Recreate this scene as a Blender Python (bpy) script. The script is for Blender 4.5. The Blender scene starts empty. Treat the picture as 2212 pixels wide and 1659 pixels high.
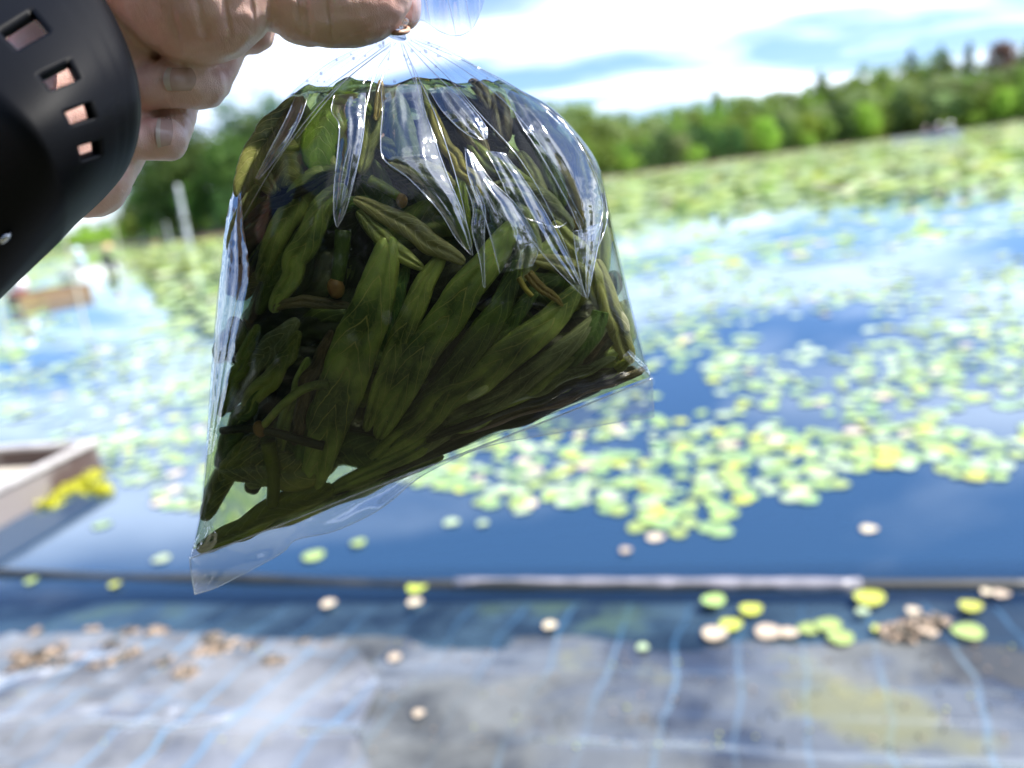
import bpy, bmesh, math, random
import numpy as np
from mathutils import Vector, Matrix, kdtree
from mathutils import noise as mnoise
R = math.radians
random.seed(7)
sc = bpy.context.scene
COL = sc.collection

# ------------------------------------------------------------------ camera
CAM_H = 1.4
F = 1662.0                      # focal length in units of a 2212 px wide picture
PITCH, ROLL = R(14.5), R(7.47)
fwd = Vector((0, math.cos(PITCH), -math.sin(PITCH)))
r0, u0 = Vector((1, 0, 0)), Vector((0, math.sin(PITCH), math.cos(PITCH)))
RT = r0*math.cos(ROLL) - u0*math.sin(ROLL)
UP = r0*math.sin(ROLL) + u0*math.cos(ROLL)
CP = Vector((0, 0, CAM_H))
cam_d = bpy.data.cameras.new('camera'); cam = bpy.data.objects.new('camera', cam_d); COL.objects.link(cam)
m = Matrix((RT, UP, -fwd)).transposed().to_4x4(); m.translation = CP
cam.matrix_world = m
cam_d.sensor_width = 36; cam_d.lens = 36*F/2212
cam_d.clip_start = 0.01; cam_d.clip_end = 3000
cam_d.dof.use_dof = True; cam_d.dof.focus_distance = 0.318; cam_d.dof.aperture_fstop = 4.9
sc.camera = cam

def W(px, py, d):
    """point at depth d (m along the view axis) seen at px,py"""
    return CP + fwd*d + RT*((px-1106)/F*d) + UP*((829.5-py)/F*d)
def G(px, py, z=0.0):
    """point on the level z seen at px,py"""
    v = fwd + RT*((px-1106)/F) + UP*((829.5-py)/F)
    t = (z-CAM_H)/v.z
    return CP + v*t

# ------------------------------------------------------------------ world, sun, exposure
SUN_EL, SUN_AZ = R(56), R(96)     # azimuth clockwise from +Y (right of the view)
world = bpy.data.worlds.new('World'); sc.world = world; world.use_nodes = True
nt = world.node_tree; nt.nodes.clear()
def N(nt, t, **kw):
    n = nt.nodes.new(t)
    for k, v in kw.items():
        if k in n.inputs: n.inputs[k].default_value = v
        else: setattr(n, k, v)
    return n
def MATH(nt, op, a, b=None, clamp=False):
    n = nt.nodes.new('ShaderNodeMath'); n.operation = op; n.use_clamp = clamp
    for i, v in enumerate((a, b)):
        if v is None: continue
        if isinstance(v, (int, float)): n.inputs[i].default_value = v
        else: nt.links.new(v, n.inputs[i])
    return n.outputs[0]
def RAMP(nt, fac, stops, interp='LINEAR'):
    n = nt.nodes.new('ShaderNodeValToRGB'); cr = n.color_ramp; cr.interpolation = interp
    while len(cr.elements) < len(stops): cr.elements.new(0.5)
    for e, (p, c) in zip(cr.elements, stops):
        e.position = p; e.color = (*c, 1) if not isinstance(c, (int, float)) else (c, c, c, 1)
    nt.links.new(fac, n.inputs[0]); return n.outputs[0]
def MIX(nt, fac, a, b, bt='MIX'):
    n = nt.nodes.new('ShaderNodeMix'); n.data_type = 'RGBA'; n.blend_type = bt
    for i, v in ((0, fac), (6, a), (7, b)):
        if isinstance(v, (int, float)): n.inputs[i].default_value = v
        elif isinstance(v, tuple): n.inputs[i].default_value = (*v, 1) if len(v) == 3 else v
        else: nt.links.new(v, n.inputs[i])
    return n.outputs[2]
sky = N(nt, 'ShaderNodeTexSky', sky_type='NISHITA', sun_disc=False, sun_elevation=SUN_EL, sun_rotation=SUN_AZ,
        air_density=1.0, dust_density=0.6, ozone_density=1.6)
tc = N(nt, 'ShaderNodeTexCoord')
sep = N(nt, 'ShaderNodeSeparateXYZ'); nt.links.new(tc.outputs['Generated'], sep.inputs[0])
den = MATH(nt, 'ADD', MATH(nt, 'MAXIMUM', sep.outputs[2], 0.0), 0.16)
cx = MATH(nt, 'DIVIDE', sep.outputs[0], den); cy = MATH(nt, 'DIVIDE', sep.outputs[1], den)
cmb = N(nt, 'ShaderNodeCombineXYZ'); nt.links.new(cx, cmb.inputs[0]); nt.links.new(cy, cmb.inputs[1])
mp = N(nt, 'ShaderNodeMapping'); mp.inputs['Rotation'].default_value = (0, 0, R(-22)); mp.inputs['Scale'].default_value = (0.55, 1.15, 1)
mp.inputs['Location'].default_value = (0.9, 0.35, 0)
nt.links.new(cmb.outputs[0], mp.inputs[0])
n1 = N(nt, 'ShaderNodeTexNoise', Scale=1.3, Detail=6.0, Roughness=0.52, Distortion=0.25); nt.links.new(mp.outputs[0], n1.inputs['Vector'])
n2 = N(nt, 'ShaderNodeTexNoise', Scale=0.45, Detail=3.0); nt.links.new(mp.outputs[0], n2.inputs['Vector'])
cl = MATH(nt, 'ADD', MATH(nt, 'MULTIPLY', n1.outputs[0], 0.75), MATH(nt, 'MULTIPLY', n2.outputs[0], 0.25))
hi = RAMP(nt, sep.outputs[2], [(0.30, 0.0), (0.46, 1.0), (0.72, 1.0), (0.85, 0.2)])
fr_ = RAMP(nt, MATH(nt, 'ADD', sep.outputs[1], 0.0), [(0.15, 0.0), (0.45, 1.0)])
lo_ = RAMP(nt, sep.outputs[2], [(0.12, 0.0), (0.20, 1.0), (0.30, 1.0), (0.38, 0.0)])
cl = MATH(nt, 'SUBTRACT', MATH(nt, 'ADD', cl, MATH(nt, 'MULTIPLY', lo_, 0.03)), MATH(nt, 'MULTIPLY', MATH(nt, 'MULTIPLY', hi, fr_), 0.12))
left_ = MATH(nt, 'MULTIPLY', RAMP(nt, MATH(nt, 'MULTIPLY', sep.outputs[0], -1.0), [(0.35, 0.0), (0.65, 1.0)]), RAMP(nt, sep.outputs[2], [(0.15, 0.0), (0.35, 1.0)]))
cl = MATH(nt, 'SUBTRACT', cl, MATH(nt, 'MULTIPLY', left_, 0.10))
mask = RAMP(nt, cl, [(0.45, 0.0), (0.56, 0.5), (0.66, 1.0)])
cshade = RAMP(nt, n1.outputs[0], [(0.45, (1.0, 1.0, 1.0)), (0.75, (0.80, 0.84, 0.92))])
ccol = MIX(nt, 1.0, cshade, (14.5, 15.2, 16.4), 'MULTIPLY')
skyc = MIX(nt, 1.0, sky.outputs[0], (0.60, 0.74, 1.02), 'MULTIPLY')
fin = MIX(nt, mask, skyc, ccol)
bg = N(nt, 'ShaderNodeBackground', Strength=0.10); nt.links.new(fin, bg.inputs[0])
out = N(nt, 'ShaderNodeOutputWorld'); nt.links.new(bg.outputs[0], out.inputs[0])

sd = bpy.data.lights.new('sun', 'SUN'); so = bpy.data.objects.new('sun', sd); COL.objects.link(so)
sd.energy = 4.8; sd.angle = R(0.53); sd.color = (1.0, 0.955, 0.88)
sdir = Vector((math.sin(SUN_AZ)*math.cos(SUN_EL), math.cos(SUN_AZ)*math.cos(SUN_EL), math.sin(SUN_EL)))
so.rotation_euler = sdir.to_track_quat('Z', 'Y').to_euler()
vs = sc.view_settings; vs.view_transform = 'Standard'; vs.look = 'None'; vs.gamma = 1; vs.use_curve_mapping = False
vs.exposure = 1.12
sc.render.engine = 'CYCLES'
cy_ = sc.cycles
cy_.max_bounces = 14; cy_.transmission_bounces = 12; cy_.transparent_max_bounces = 24; cy_.diffuse_bounces = 3
cy_.glossy_bounces = 4; cy_.sample_clamp_indirect = 6.0; cy_.use_denoising = True
cy_.caustics_refractive = True; cy_.caustics_reflective = False

# ------------------------------------------------------------------ helpers
def tag(o, label=None, cat=None, group=None, kind=None):
    if label: o['label'] = label
    if cat: o['category'] = cat
    if group: o['group'] = group
    if kind: o['kind'] = kind
    return o
def link(name, me, mat=None, parent=None, smooth=True):
    o = bpy.data.objects.new(name, me); COL.objects.link(o)
    if mat is not None:
        for mm in (mat if isinstance(mat, (list, tuple)) else [mat]): me.materials.append(mm)
    if smooth and len(me.polygons): me.polygons.foreach_set('use_smooth', [True]*len(me.polygons))
    if parent is not None: o.parent = parent
    return o
def pydata(name, vs_, fs, mat=None, parent=None, smooth=True, uvs=None, mi=None):
    """mesh in world coordinates; moved so its origin sits at the centre of its verts"""
    me = bpy.data.meshes.new(name)
    vs_ = [Vector(v) for v in vs_]
    me.from_pydata([tuple(v) for v in vs_], [], fs)
    if uvs is not None:
        l = me.uv_layers.new(name='UVMap')
        for p in me.polygons:
            for li, vi in zip(p.loop_indices, p.vertices): l.data[li].uv = uvs[vi]
    o = link(name, me, mat, parent, smooth)
    if mi is not None: me.polygons.foreach_set('material_index', mi)
    me.update()
    return o
def empty(name, loc):
    o = bpy.data.objects.new(name, None); COL.objects.link(o); o.location = loc; o.empty_display_size = 0.05
    return o
def child_fix(o, parent):
    """keep world-space mesh data while parented to an empty that only translates"""
    o.parent = parent; o.matrix_parent_inverse = Matrix.Translation(-Vector(parent.location)); return o
def interp(pts, t):
    """catmull-rom through a list of tuples, t in 0..1"""
    n = len(pts)-1; x = min(max(t, 0), 1)*n; i = min(int(x), n-1); f = x-i
    p0, p1, p2, p3 = pts[max(i-1, 0)], pts[i], pts[i+1], pts[min(i+2, n)]
    return tuple(0.5*((2*b)+(-a+c)*f+(2*a-5*b+4*c-d)*f*f+(-a+3*b-3*c+d)*f**3) for a, b, c, d in zip(p0, p1, p2, p3))
def grid_faces(nr, nc, closed=False):
    fs = []
    for i in range(nr-1):
        for j in range(nc if closed else nc-1):
            k = (j+1) % nc
            fs.append((i*nc+j, i*nc+k, (i+1)*nc+k, (i+1)*nc+j))
    return fs
def mat_new(name):
    mt = bpy.data.materials.new(name); mt.use_nodes = True
    nt = mt.node_tree; b = nt.nodes['Principled BSDF']
    return mt, nt, b
def bump(nt, b, h, strength=0.3, dist=0.01):
    bn = nt.nodes.new('ShaderNodeBump'); bn.inputs['Strength'].default_value = strength; bn.inputs['Distance'].default_value = dist
    nt.links.new(h, bn.inputs['Height']); nt.links.new(bn.outputs[0], b.inputs['Normal'])
def noise_mat(name, c1, c2, scale=5.0, rough=0.6, bumpd=0.0, detail=5.0, lo=0.35, hi=0.65, spec=0.5, trans=0.0, rnd=0.0):
    mt, nt, b = mat_new(name)
    co = N(nt, 'ShaderNodeTexCoord')
    n = N(nt, 'ShaderNodeTexNoise', Scale=scale, Detail=detail); nt.links.new(co.outputs['Object'], n.inputs['Vector'])
    c = RAMP(nt, n.outputs[0], [(lo, c1), (hi, c2)])
    if rnd:
        oi = N(nt, 'ShaderNodeObjectInfo')
        hs = N(nt, 'ShaderNodeHueSaturation')
        nt.links.new(MATH(nt, 'ADD', MATH(nt, 'MULTIPLY', oi.outputs['Random'], rnd), 1-rnd/2), hs.inputs['Value'])
        nt.links.new(MATH(nt, 'ADD', MATH(nt, 'MULTIPLY', oi.outputs['Random'], rnd*0.08), 0.5-rnd*0.04), hs.inputs['Hue'])
        nt.links.new(c, hs.inputs['Color']); c = hs.outputs[0]
    nt.links.new(c, b.inputs['Base Color'])
    b.inputs['Roughness'].default_value = rough
    b.inputs['Specular IOR Level'].default_value = spec
    if bumpd: bump(nt, b, n.outputs[0], 0.6, bumpd)
    if trans:
        o = nt.nodes['Material Output']; tr = N(nt, 'ShaderNodeBsdfTranslucent'); nt.links.new(c, tr.inputs[0])
        mx = N(nt, 'ShaderNodeMixShader'); mx.inputs[0].default_value = trans
        nt.links.new(b.outputs[0], mx.inputs[1]); nt.links.new(tr.outputs[0], mx.inputs[2]); nt.links.new(mx.outputs[0], o.inputs[0])
    return mt

# ------------------------------------------------------------------ ground directions of the liner at the water's edge
la = G(1650, 330) - G(1650, 900); la.z = 0; la.normalize()         # away from the bank
lb = Vector((la.y, -la.x, 0))                                        # along the bank, to the right
E0 = G(1106, 1383)                                                   # water's edge, middle of the picture
EL, ER = G(0, 1368), G(2212, 1388)
eb = (ER-EL).normalized(); ea = Vector((-eb.y, eb.x, 0))             # edge runs along eb; ea points into the pond
def edge_h(p):
    """height of the liner at ground point p"""
    d = (p-E0).dot(ea); s = (p-E0).dot(eb)
    if d < 0: h = -d*0.055
    elif d < 0.28: h = -d*0.12
    else: h = -0.034 - (d-0.28)*0.9 - max(0, d-0.5)*3
    h = max(h, -1.6)
    if d < 0.35:
        h += 0.006*mnoise.noise(Vector((s*3, d*5, 0))) + 0.003*mnoise.noise(Vector((s*9, d*13, 3)))
        for (c, a_, w_) in ((-0.52, 0.022, 0.035), (-0.17, 0.006, 0.015), (-0.36, 0.006, 0.012)):
            cc = c + 0.015*math.sin(s*2.1+c*9)
            h += a_*math.exp(-((d-cc)/w_)**2)*(0.7+0.5*mnoise.noise(Vector((s*1.3, c*7, 1))))
    return h

# ------------------------------------------------------------------ water, bed, liner
def water_mat():
    mt = bpy.data.materials.new('pond water'); mt.use_nodes = True; nt = mt.node_tree; nt.nodes.clear()
    co = N(nt, 'ShaderNodeTexCoord')
    n = N(nt, 'ShaderNodeTexNoise', Scale=1.3, Detail=1.0); nt.links.new(co.outputs['Object'], n.inputs['Vector'])
    bn = N(nt, 'ShaderNodeBump', Strength=0.12, Distance=0.004); nt.links.new(n.outputs[0], bn.inputs['Height'])
    fr = N(nt, 'ShaderNodeFresnel', IOR=1.42); nt.links.new(bn.outputs[0], fr.inputs['Normal'])
    gl = N(nt, 'ShaderNodeBsdfGlossy', Roughness=0.03); nt.links.new(bn.outputs[0], gl.inputs['Normal'])
    tr = N(nt, 'ShaderNodeBsdfTransparent'); tr.inputs[0].default_value = (0.62, 0.80, 0.95, 1); gl.inputs[0].default_value = (0.86, 0.94, 1.0, 1)
    fc = MATH(nt, 'ADD', MATH(nt, 'MULTIPLY', fr.outputs[0], 1.25), 0.035, True)
    geo = N(nt, 'ShaderNodeNewGeometry'); dp = nt.nodes.new('ShaderNodeVectorMath'); dp.operation = 'DOT_PRODUCT'; nt.links.new(geo.outputs['Position'], dp.inputs[0]); dp.inputs[1].default_value = tuple(ea)
    tb = RAMP(nt, MATH(nt, 'SUBTRACT', dp.outputs['Value'], E0.dot(ea)), [(0.20, 0.0), (0.50, 1.0)])
    df = N(nt, 'ShaderNodeBsdfDiffuse'); df.inputs[0].default_value = (0.020, 0.052, 0.105, 1)
    body = N(nt, 'ShaderNodeMixShader'); nt.links.new(tb, body.inputs[0]); nt.links.new(tr.outputs[0], body.inputs[1]); nt.links.new(df.outputs[0], body.inputs[2]); tr = body
    mx = N(nt, 'ShaderNodeMixShader'); nt.links.new(fc, mx.inputs[0]); nt.links.new(tr.outputs[0], mx.inputs[1]); nt.links.new(gl.outputs[0], mx.inputs[2])
    o = N(nt, 'ShaderNodeOutputMaterial'); nt.links.new(mx.outputs[0], o.inputs[0])
    return mt
P = lambda x, y, z=0: (x, y, z)
# water: a sheet from the edge strip out to the far shore
wv = []
for s in (-260, 260):
    for d in (-0.05, 420):
        p = E0 + eb*s + ea*d; wv.append((p.x, p.y, 0.0))
water = pydata('water', wv, [(0, 2, 3, 1)], water_mat()); water['kind'] = 'structure'
bedm = noise_mat('deep bed', (0.012, 0.05, 0.15), (0.018, 0.065, 0.18), 0.3, 0.8)
gv = [(x, y, -2.2) for x in (-1500, 1500) for y in (-60, 2500)]
ground = pydata('ground', gv, [(0, 2, 3, 1)], bedm); ground['kind'] = 'structure'

def liner_mat(name, base1, base2, line, dx, dy, ox, oy, algae=True, lw=0.038, wet=0.5):
    mt, nt, b = mat_new(name)
    geo = N(nt, 'ShaderNodeNewGeometry')
    def dotv(v, off):
        n = nt.nodes.new('ShaderNodeVectorMath'); n.operation = 'DOT_PRODUCT'; nt.links.new(geo.outputs['Position'], n.inputs[0]); n.inputs[1].default_value = v
        return MATH(nt, 'ADD', n.outputs['Value'], off)
    nw = N(nt, 'ShaderNodeTexNoise', Scale=2.1, Detail=2.0); nt.links.new(geo.outputs['Position'], nw.inputs['Vector'])
    wob = MATH(nt, 'MULTIPLY', MATH(nt, 'SUBTRACT', nw.outputs[0], 0.5), 0.13)
    U = MATH(nt, 'ADD', dotv(tuple(lb), ox), wob); V = MATH(nt, 'ADD', dotv(tuple(la), oy), wob)
    def lines(x, sp, w):
        f = MATH(nt, 'FRACT', MATH(nt, 'DIVIDE', x, sp)); a = MATH(nt, 'ABSOLUTE', MATH(nt, 'SUBTRACT', f, 0.5))
        return MATH(nt, 'LESS_THAN', a, w)
    l1 = lines(U, dx, lw); l2 = lines(V, dy, lw*0.35)
    l2 = MATH(nt, 'MULTIPLY', l2, 0.6)
    ln = MATH(nt, 'MAXIMUM', l1, l2)
    n1 = N(nt, 'ShaderNodeTexNoise', Scale=1.9, Detail=8.0, Roughness=0.62); nt.links.new(geo.outputs['Position'], n1.inputs['Vector'])
    n2 = N(nt, 'ShaderNodeTexNoise', Scale=1.7, Detail=5.0); 
    mp = N(nt, 'ShaderNodeMapping'); mp.inputs['Location'].default_value = (5.3, 2.1, 0); nt.links.new(geo.outputs['Position'], mp.inputs[0]); nt.links.new(mp.outputs[0], n2.inputs['Vector'])
    c = RAMP(nt, n1.outputs[0], [(0.40, base1), (0.50, base2), (0.62, tuple(x*1.5 for x in base2))])
    lf = MATH(nt, 'MULTIPLY', ln, RAMP(nt, n2.outputs[0], [(0.35, 0.08), (0.60, 0.8)]))
    c = MIX(nt, lf, c, line)
    if algae:
        am = RAMP(nt, MATH(nt, 'MULTIPLY', n1.outputs[0], MATH(nt, 'MULTIPLY', n2.outputs[0], 2.0)), [(0.58, 0.0), (0.72, 0.6)])
        c = MIX(nt, am, c, (0.20, 0.19, 0.035))
    nt.links.new(c, b.inputs['Base Color'])
    n3 = N(nt, 'ShaderNodeTexNoise', Scale=1.15, Detail=6.0, Roughness=0.6, Distortion=0.6); nt.links.new(geo.outputs['Position'], n3.inputs['Vector'])
    r = RAMP(nt, n3.outputs[0], [(wet-0.03, 0.07), (wet+0.02, 0.55)])
    nt.links.new(r, b.inputs['Roughness'])
    b.inputs['Specular IOR Level'].default_value = 0.5
    nt.links.new(RAMP(nt, n3.outputs[0], [(wet-0.02, 0.9), (wet+0.015, 0.05)]), b.inputs['Coat Weight']); b.inputs['Coat IOR'].default_value = 2.1; b.inputs['Coat Roughness'].default_value = 0.06
    n4 = N(nt, 'ShaderNodeTexNoise', Scale=22.0, Detail=4.0); nt.links.new(geo.outputs['Position'], n4.inputs['Vector'])
    bump(nt, b, MATH(nt, 'MULTIPLY', n4.outputs[0], r), 0.5, 0.01)
    return mt
ln_m = liner_mat('woven liner', (0.035, 0.038, 0.042), (0.105, 0.112, 0.112), (0.13, 0.20, 0.26), 0.185, 0.26, 0.03, 0.05)
nr, nc = 110, 150
lv = []
for i in range(nr):
    d = -1.9 + (i/(nr-1))**0.9*2.62
    for j in range(nc):
        s = -3.6 + 7.2*j/(nc-1)
        p = E0 + eb*s + ea*d; p.z = edge_h(p); lv.append(p)
liner = pydata('liner_bank', lv, grid_faces(nr, nc), ln_m); liner['kind'] = 'structure'
# ground behind the photographer: dry bank
gb = noise_mat('bank soil', (0.06, 0.06, 0.035), (0.10, 0.10, 0.06), 1.2, 0.9)
bv = []
for d in (-30, -1.85):
    for s in (-40, 40):
        p = E0 + eb*s + ea*d; bv.append((p.x, p.y, 0.095))
bk = pydata('path', bv, [(0, 1, 3, 2)], gb); bk['kind'] = 'structure'

# loose lighter sheet lying on the left of the liner
flap_m = liner_mat('loose sheet', (0.065, 0.07, 0.08), (0.15, 0.158, 0.172), (0.13, 0.25, 0.38), 0.155, 0.30, 0.02, 0.11, algae=False, lw=0.055, wet=0.47)
outl = [(-220, 1385), (60, 1378), (300, 1368), (520, 1380), (740, 1398), (800, 1450), (822, 1500), (800, 1548), (765, 1590)]
nr, nc = 44, 110
lv = []
for i in range(nr):
    v = i/(nr-1)
    for j in range(nc):
        u = j/(nc-1)
        top = interp(outl, u); bot = (-220+u*1060, 1760 + 0*u)
        x = top[0]*(1-v)+bot[0]*v; y = top[1]*(1-v)+bot[1]*v
        p = G(x, y); p.z = edge_h(p) + 0.007 + 0.006*mnoise.noise(Vector((p.x*9, p.y*9, 5))) + 0.004*math.exp(-((1-u)/0.02)**2) + 0.004*math.exp(-(v/0.03)**2)
        p.z = max(p.z, edge_h(p)+0.002)
        lv.append(p)
flap = pydata('loose_sheet', lv, grid_faces(nr, nc), flap_m)
tag(flap, 'pale loose plastic sheet with broad blue stripes lying over the bank at the lower left', 'plastic sheet')

# pole at the water's edge
dark_m = noise_mat('weathered dark pipe', (0.018, 0.022, 0.026), (0.05, 0.05, 0.045), 6, 0.45)
pale_m = noise_mat('painted pale sheen', (0.18, 0.18, 0.21), (0.32, 0.31, 0.35), 14, 0.28)
def tube(name, pts, rad, mat, parent=None, seg=14, cap=True):
    """pts: list of Vector, rad: number or list"""
    n = len(pts); vs_, fs = [], []
    for i, p in enumerate(pts):
        t = (pts[min(i+1, n-1)]-pts[max(i-1, 0)]).normalized()
        a = t.cross(Vector((0, 0, 1)) if abs(t.z) < 0.9 else Vector((1, 0, 0))).normalized(); b_ = t.cross(a)
        r = rad[i] if isinstance(rad, (list, tuple)) else rad
        for k in range(seg):
            an = 2*math.pi*k/seg; vs_.append(p + a*math.cos(an)*r + b_*math.sin(an)*r)
    fs = grid_faces(n, seg, True)
    if cap: fs += [tuple(range(seg))[::-1], tuple(range((n-1)*seg, n*seg))]
    return pydata(name, vs_, fs, mat, parent)
pa, pb = G(-90, 1238), G(1105, 1268); pc, pd = G(985, 1264), G(1860, 1266)
pe = empty('edge_pole', pa)
tag(pe, 'long dark pole with a pale painted cloud sheen lying in the shallow water', 'pole')
L = [pa.lerp(pb, i/20)+Vector((0, 0, 0.006*math.sin(i*0.7)-0.001)) for i in range(21)]
child_fix(tube('pole_shaft', L + [pb.lerp(pd, i/8) for i in range(1, 13)], 0.021, dark_m), pe)
child_fix(tube('painted_sheen', [pc.lerp(pd, i/20)+Vector((0, 0, 0.003)) for i in range(21)], [0.0235+0.0015*math.sin(i*1.9) for i in range(21)], pale_m), pe)  # pale tube round the shaft stands in for cloud reflected on the wet pole

# ------------------------------------------------------------------ water shield pads
def pad_mat(name, c, c2, tr=0.25):
    mt = noise_mat(name, c, c2, 18, 0.22, 0.0, rnd=0.35, spec=0.8)
    return mt
PM = [pad_mat('pad lime', (0.29, 0.40, 0.11), (0.38, 0.49, 0.16)), pad_mat('pad green', (0.22, 0.36, 0.13), (0.31, 0.43, 0.19)),
      pad_mat('pad yellow', (0.42, 0.47, 0.06), (0.52, 0.55, 0.10)), pad_mat('pad buff', (0.60, 0.48, 0.34), (0.66, 0.58, 0.42)),
      pad_mat('pad pale', (0.36, 0.46, 0.27), (0.46, 0.55, 0.35))]
PMF = []
for k_, m_ in enumerate(PM):
    q_ = m_.copy(); q_.name = m_.name+' far'; b_ = q_.node_tree.nodes['Principled BSDF']; b_.inputs['Specular IOR Level'].default_value = 0.12; b_.inputs['Roughness'].default_value = 0.8; PMF.append(q_)
def pad_mesh(k, mt):
    n = 18; vs_ = [(0, 0, 0.0015)]; rr = random.Random(k)
    for ring, (q, z) in enumerate(((0.55, 0.0018), (0.9, 0.0012), (1.0, 0.0022), (0.985, 0.0))):
        for i in range(n):
            a = 2*math.pi*i/n; r = q*(1+0.03*math.sin(a*3+k))
            vs_.append((r*math.cos(a)*0.5, r*math.sin(a)*0.37, z + 0.0022*math.sin(a*2+k)*q))
    fs = [(0, 1+i, 1+(i+1) % n) for i in range(n)]
    for q in range(3):
        for i in range(n): fs.append((1+q*n+i, 1+(q+1)*n+i, 1+(q+1)*n+(i+1) % n, 1+q*n+(i+1) % n))
    me = bpy.data.meshes.new('water_shield_pad'); me.from_pydata(vs_, [], fs); me.materials.append(mt)
    me.polygons.foreach_set('use_smooth', [True]*len(me.polygons)); return me
PADS = [pad_mesh(i, PM[i]) for i in range(5)]
def edge_y(x):
    """front edge of the dense pads in the photograph (y as a function of x, 2212 px units)"""
    pts = [(-400, 905), (0, 905), (205, 1020), (330, 1095), (430, 1115), (520, 1060), (860, 1040), (1000, 1095), (1180, 1120), (1290, 1085), (1390, 1165), (1540, 1180), (1610, 1085), (1780, 1090), (1880, 1010), (2050, 1030), (2130, 1055), (2212, 1010), (2700, 1000)]
    for (a, b_), (c, d) in zip(pts, pts[1:]):
        if a <= x <= c: return b_+(d-b_)*(x-a)/(c-a)
    return 1000
def proj(p):
    v = p-CP; d = v.dot(fwd)
    if d <= 0.05: return (-9999, -9999)
    return (1106+v.dot(RT)/d*F, 829.5-v.dot(UP)/d*F)
rng = random.Random(11)
def cover(p, px, py):
    """how likely a pad floats at p"""
    if py > edge_y(px)-8+14*mnoise.noise(Vector((px*0.02, 0, 0))): return 0
    a = mnoise.fractal(Vector((p.x*0.9, p.y*0.75, 2.2)), 1.0, 2.0, 4)
    c = 0.74+0.8*a
    if py > edge_y(px)-90: c += 0.32*(1 if px > 860 else 0.5)
    # open water
    for (ox, oy, rx, ry, s) in ((1470, 800, 70, 30, .5), (1730, 905, 140, 20, .3), (2150, 905, 100, 30, .5), (1720, 650, 260, 130, .42), (1150, 620, 60, 300, .0), (240, 650, 130, 70, .8), (60, 700, 200, 60, .6),
                                (1650, 1000, 60, 22, .5), (350, 900, 60, 30, .4), (1800, 470, 420, 60, .5), (2080, 560, 260, 60, .35)):
        q = ((px-ox)/rx)**2+((py-oy)/ry)**2
        if q < 2.2: c -= s*math.exp(-q*0.8)
    return c
near, far = [], []
y = 0.0
# jittered cells over the ground, coarser with distance
for band, (d0, d1, cell, size) in enumerate(((2.0, 5.2, 0.082, 0.102), (5.2, 10, 0.13, 0.15), (10, 22, 0.28, 0.30), (22, 55, 0.75, 0.75), (55, 262, 2.4, 2.3))):
    yy = d0
    while yy < d1:
        half = yy*0.80+0.6
        xx = -half
        while xx < half:
            p = Vector((xx+rng.uniform(-.5, .5)*cell, yy+rng.uniform(-.5, .5)*cell, 0))
            xx += cell
            px, py = proj(p)
            if not (-60 < px < 2290 and 200 < py < 1300): continue
            if 480 < px < 1300 and py < 860 and band < 3 and (px-480) > 30 and py > 150 and px < 1270 : continue   # wholly behind the bag
            if rng.random() > min(1, cover(p, px, py)+(-0.13, -0.08, 0.12, 0.25, 0.30)[band]): continue
            (near if band == 0 else far).append((p, size*rng.uniform(0.65, 1.15), rng.random()*math.pi))
        yy += cell
near.sort(key=lambda q: q[0].y/q[1])
if len(near) > 270: far += near[270:]; near = near[:270]
GP = 'water shield pads floating nearest on the pond'
for k, (p, s, a) in enumerate(near):
    t = rng.choices(range(5), (5, 4, 1, 1, 3))[0]
    o = bpy.data.objects.new('water_shield_pad', PADS[t]); COL.objects.link(o)
    o.location = (p.x, p.y, 0.003+0.004*rng.random()); o.rotation_euler = (0, 0, a); o.scale = (s, s*1.15, 1)
    kind = ('lime green', 'mid green', 'yellow', 'fading buff', 'pale green')[t]
    qx, qy = proj(p)
    where = 'left of the bag' if qx < 500 else 'below the bag' if qx < 1000 else 'right of the bag' if qx < 1500 else 'toward the right' if qx < 1900 else 'near the right edge'
    rowt = 'at the mat\'s front edge' if qy > edge_y(qx)-45 else 'in the mat'
    szt = 'large' if s > 0.11 else 'small'
    tag(o, f'{szt} {kind} pad {rowt}, {where}', 'water plant', GP); continue
    tag(o, f'small {kind} oval pad among the crowded pads beyond the open water', 'water plant', GP)
# the rest of the mat, one mass
vs_, fs, mi = [], [], []
for (p, s, a) in far:
    n = 8; b0 = len(vs_); ca, sa = math.cos(a), math.sin(a); z = 0.004+0.006*rng.random()
    for i in range(n):
        t = 2*math.pi*i/n; x, y = math.cos(t)*s*0.5, math.sin(t)*s*0.40
        vs_.append((p.x+x*ca-y*sa, p.y+x*sa+y*ca, z + (0.004*math.sin(t+a*3) if s < 0.4 else 0)))
    fs.append(tuple(range(b0, b0+n))); mi.append(rng.choices(range(5), (5, 4, .6, .5, 4) if s < 0.5 else (6, 1, 2, .5, 5))[0] + (5 if s > 0.2 else 0))
o = pydata('water_shield_mat', vs_, fs, PM+PMF, smooth=False, mi=mi)
tag(o, 'mat of countless pale green pads covering the pond out to the far shore', 'water plants', kind='stuff')

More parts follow.
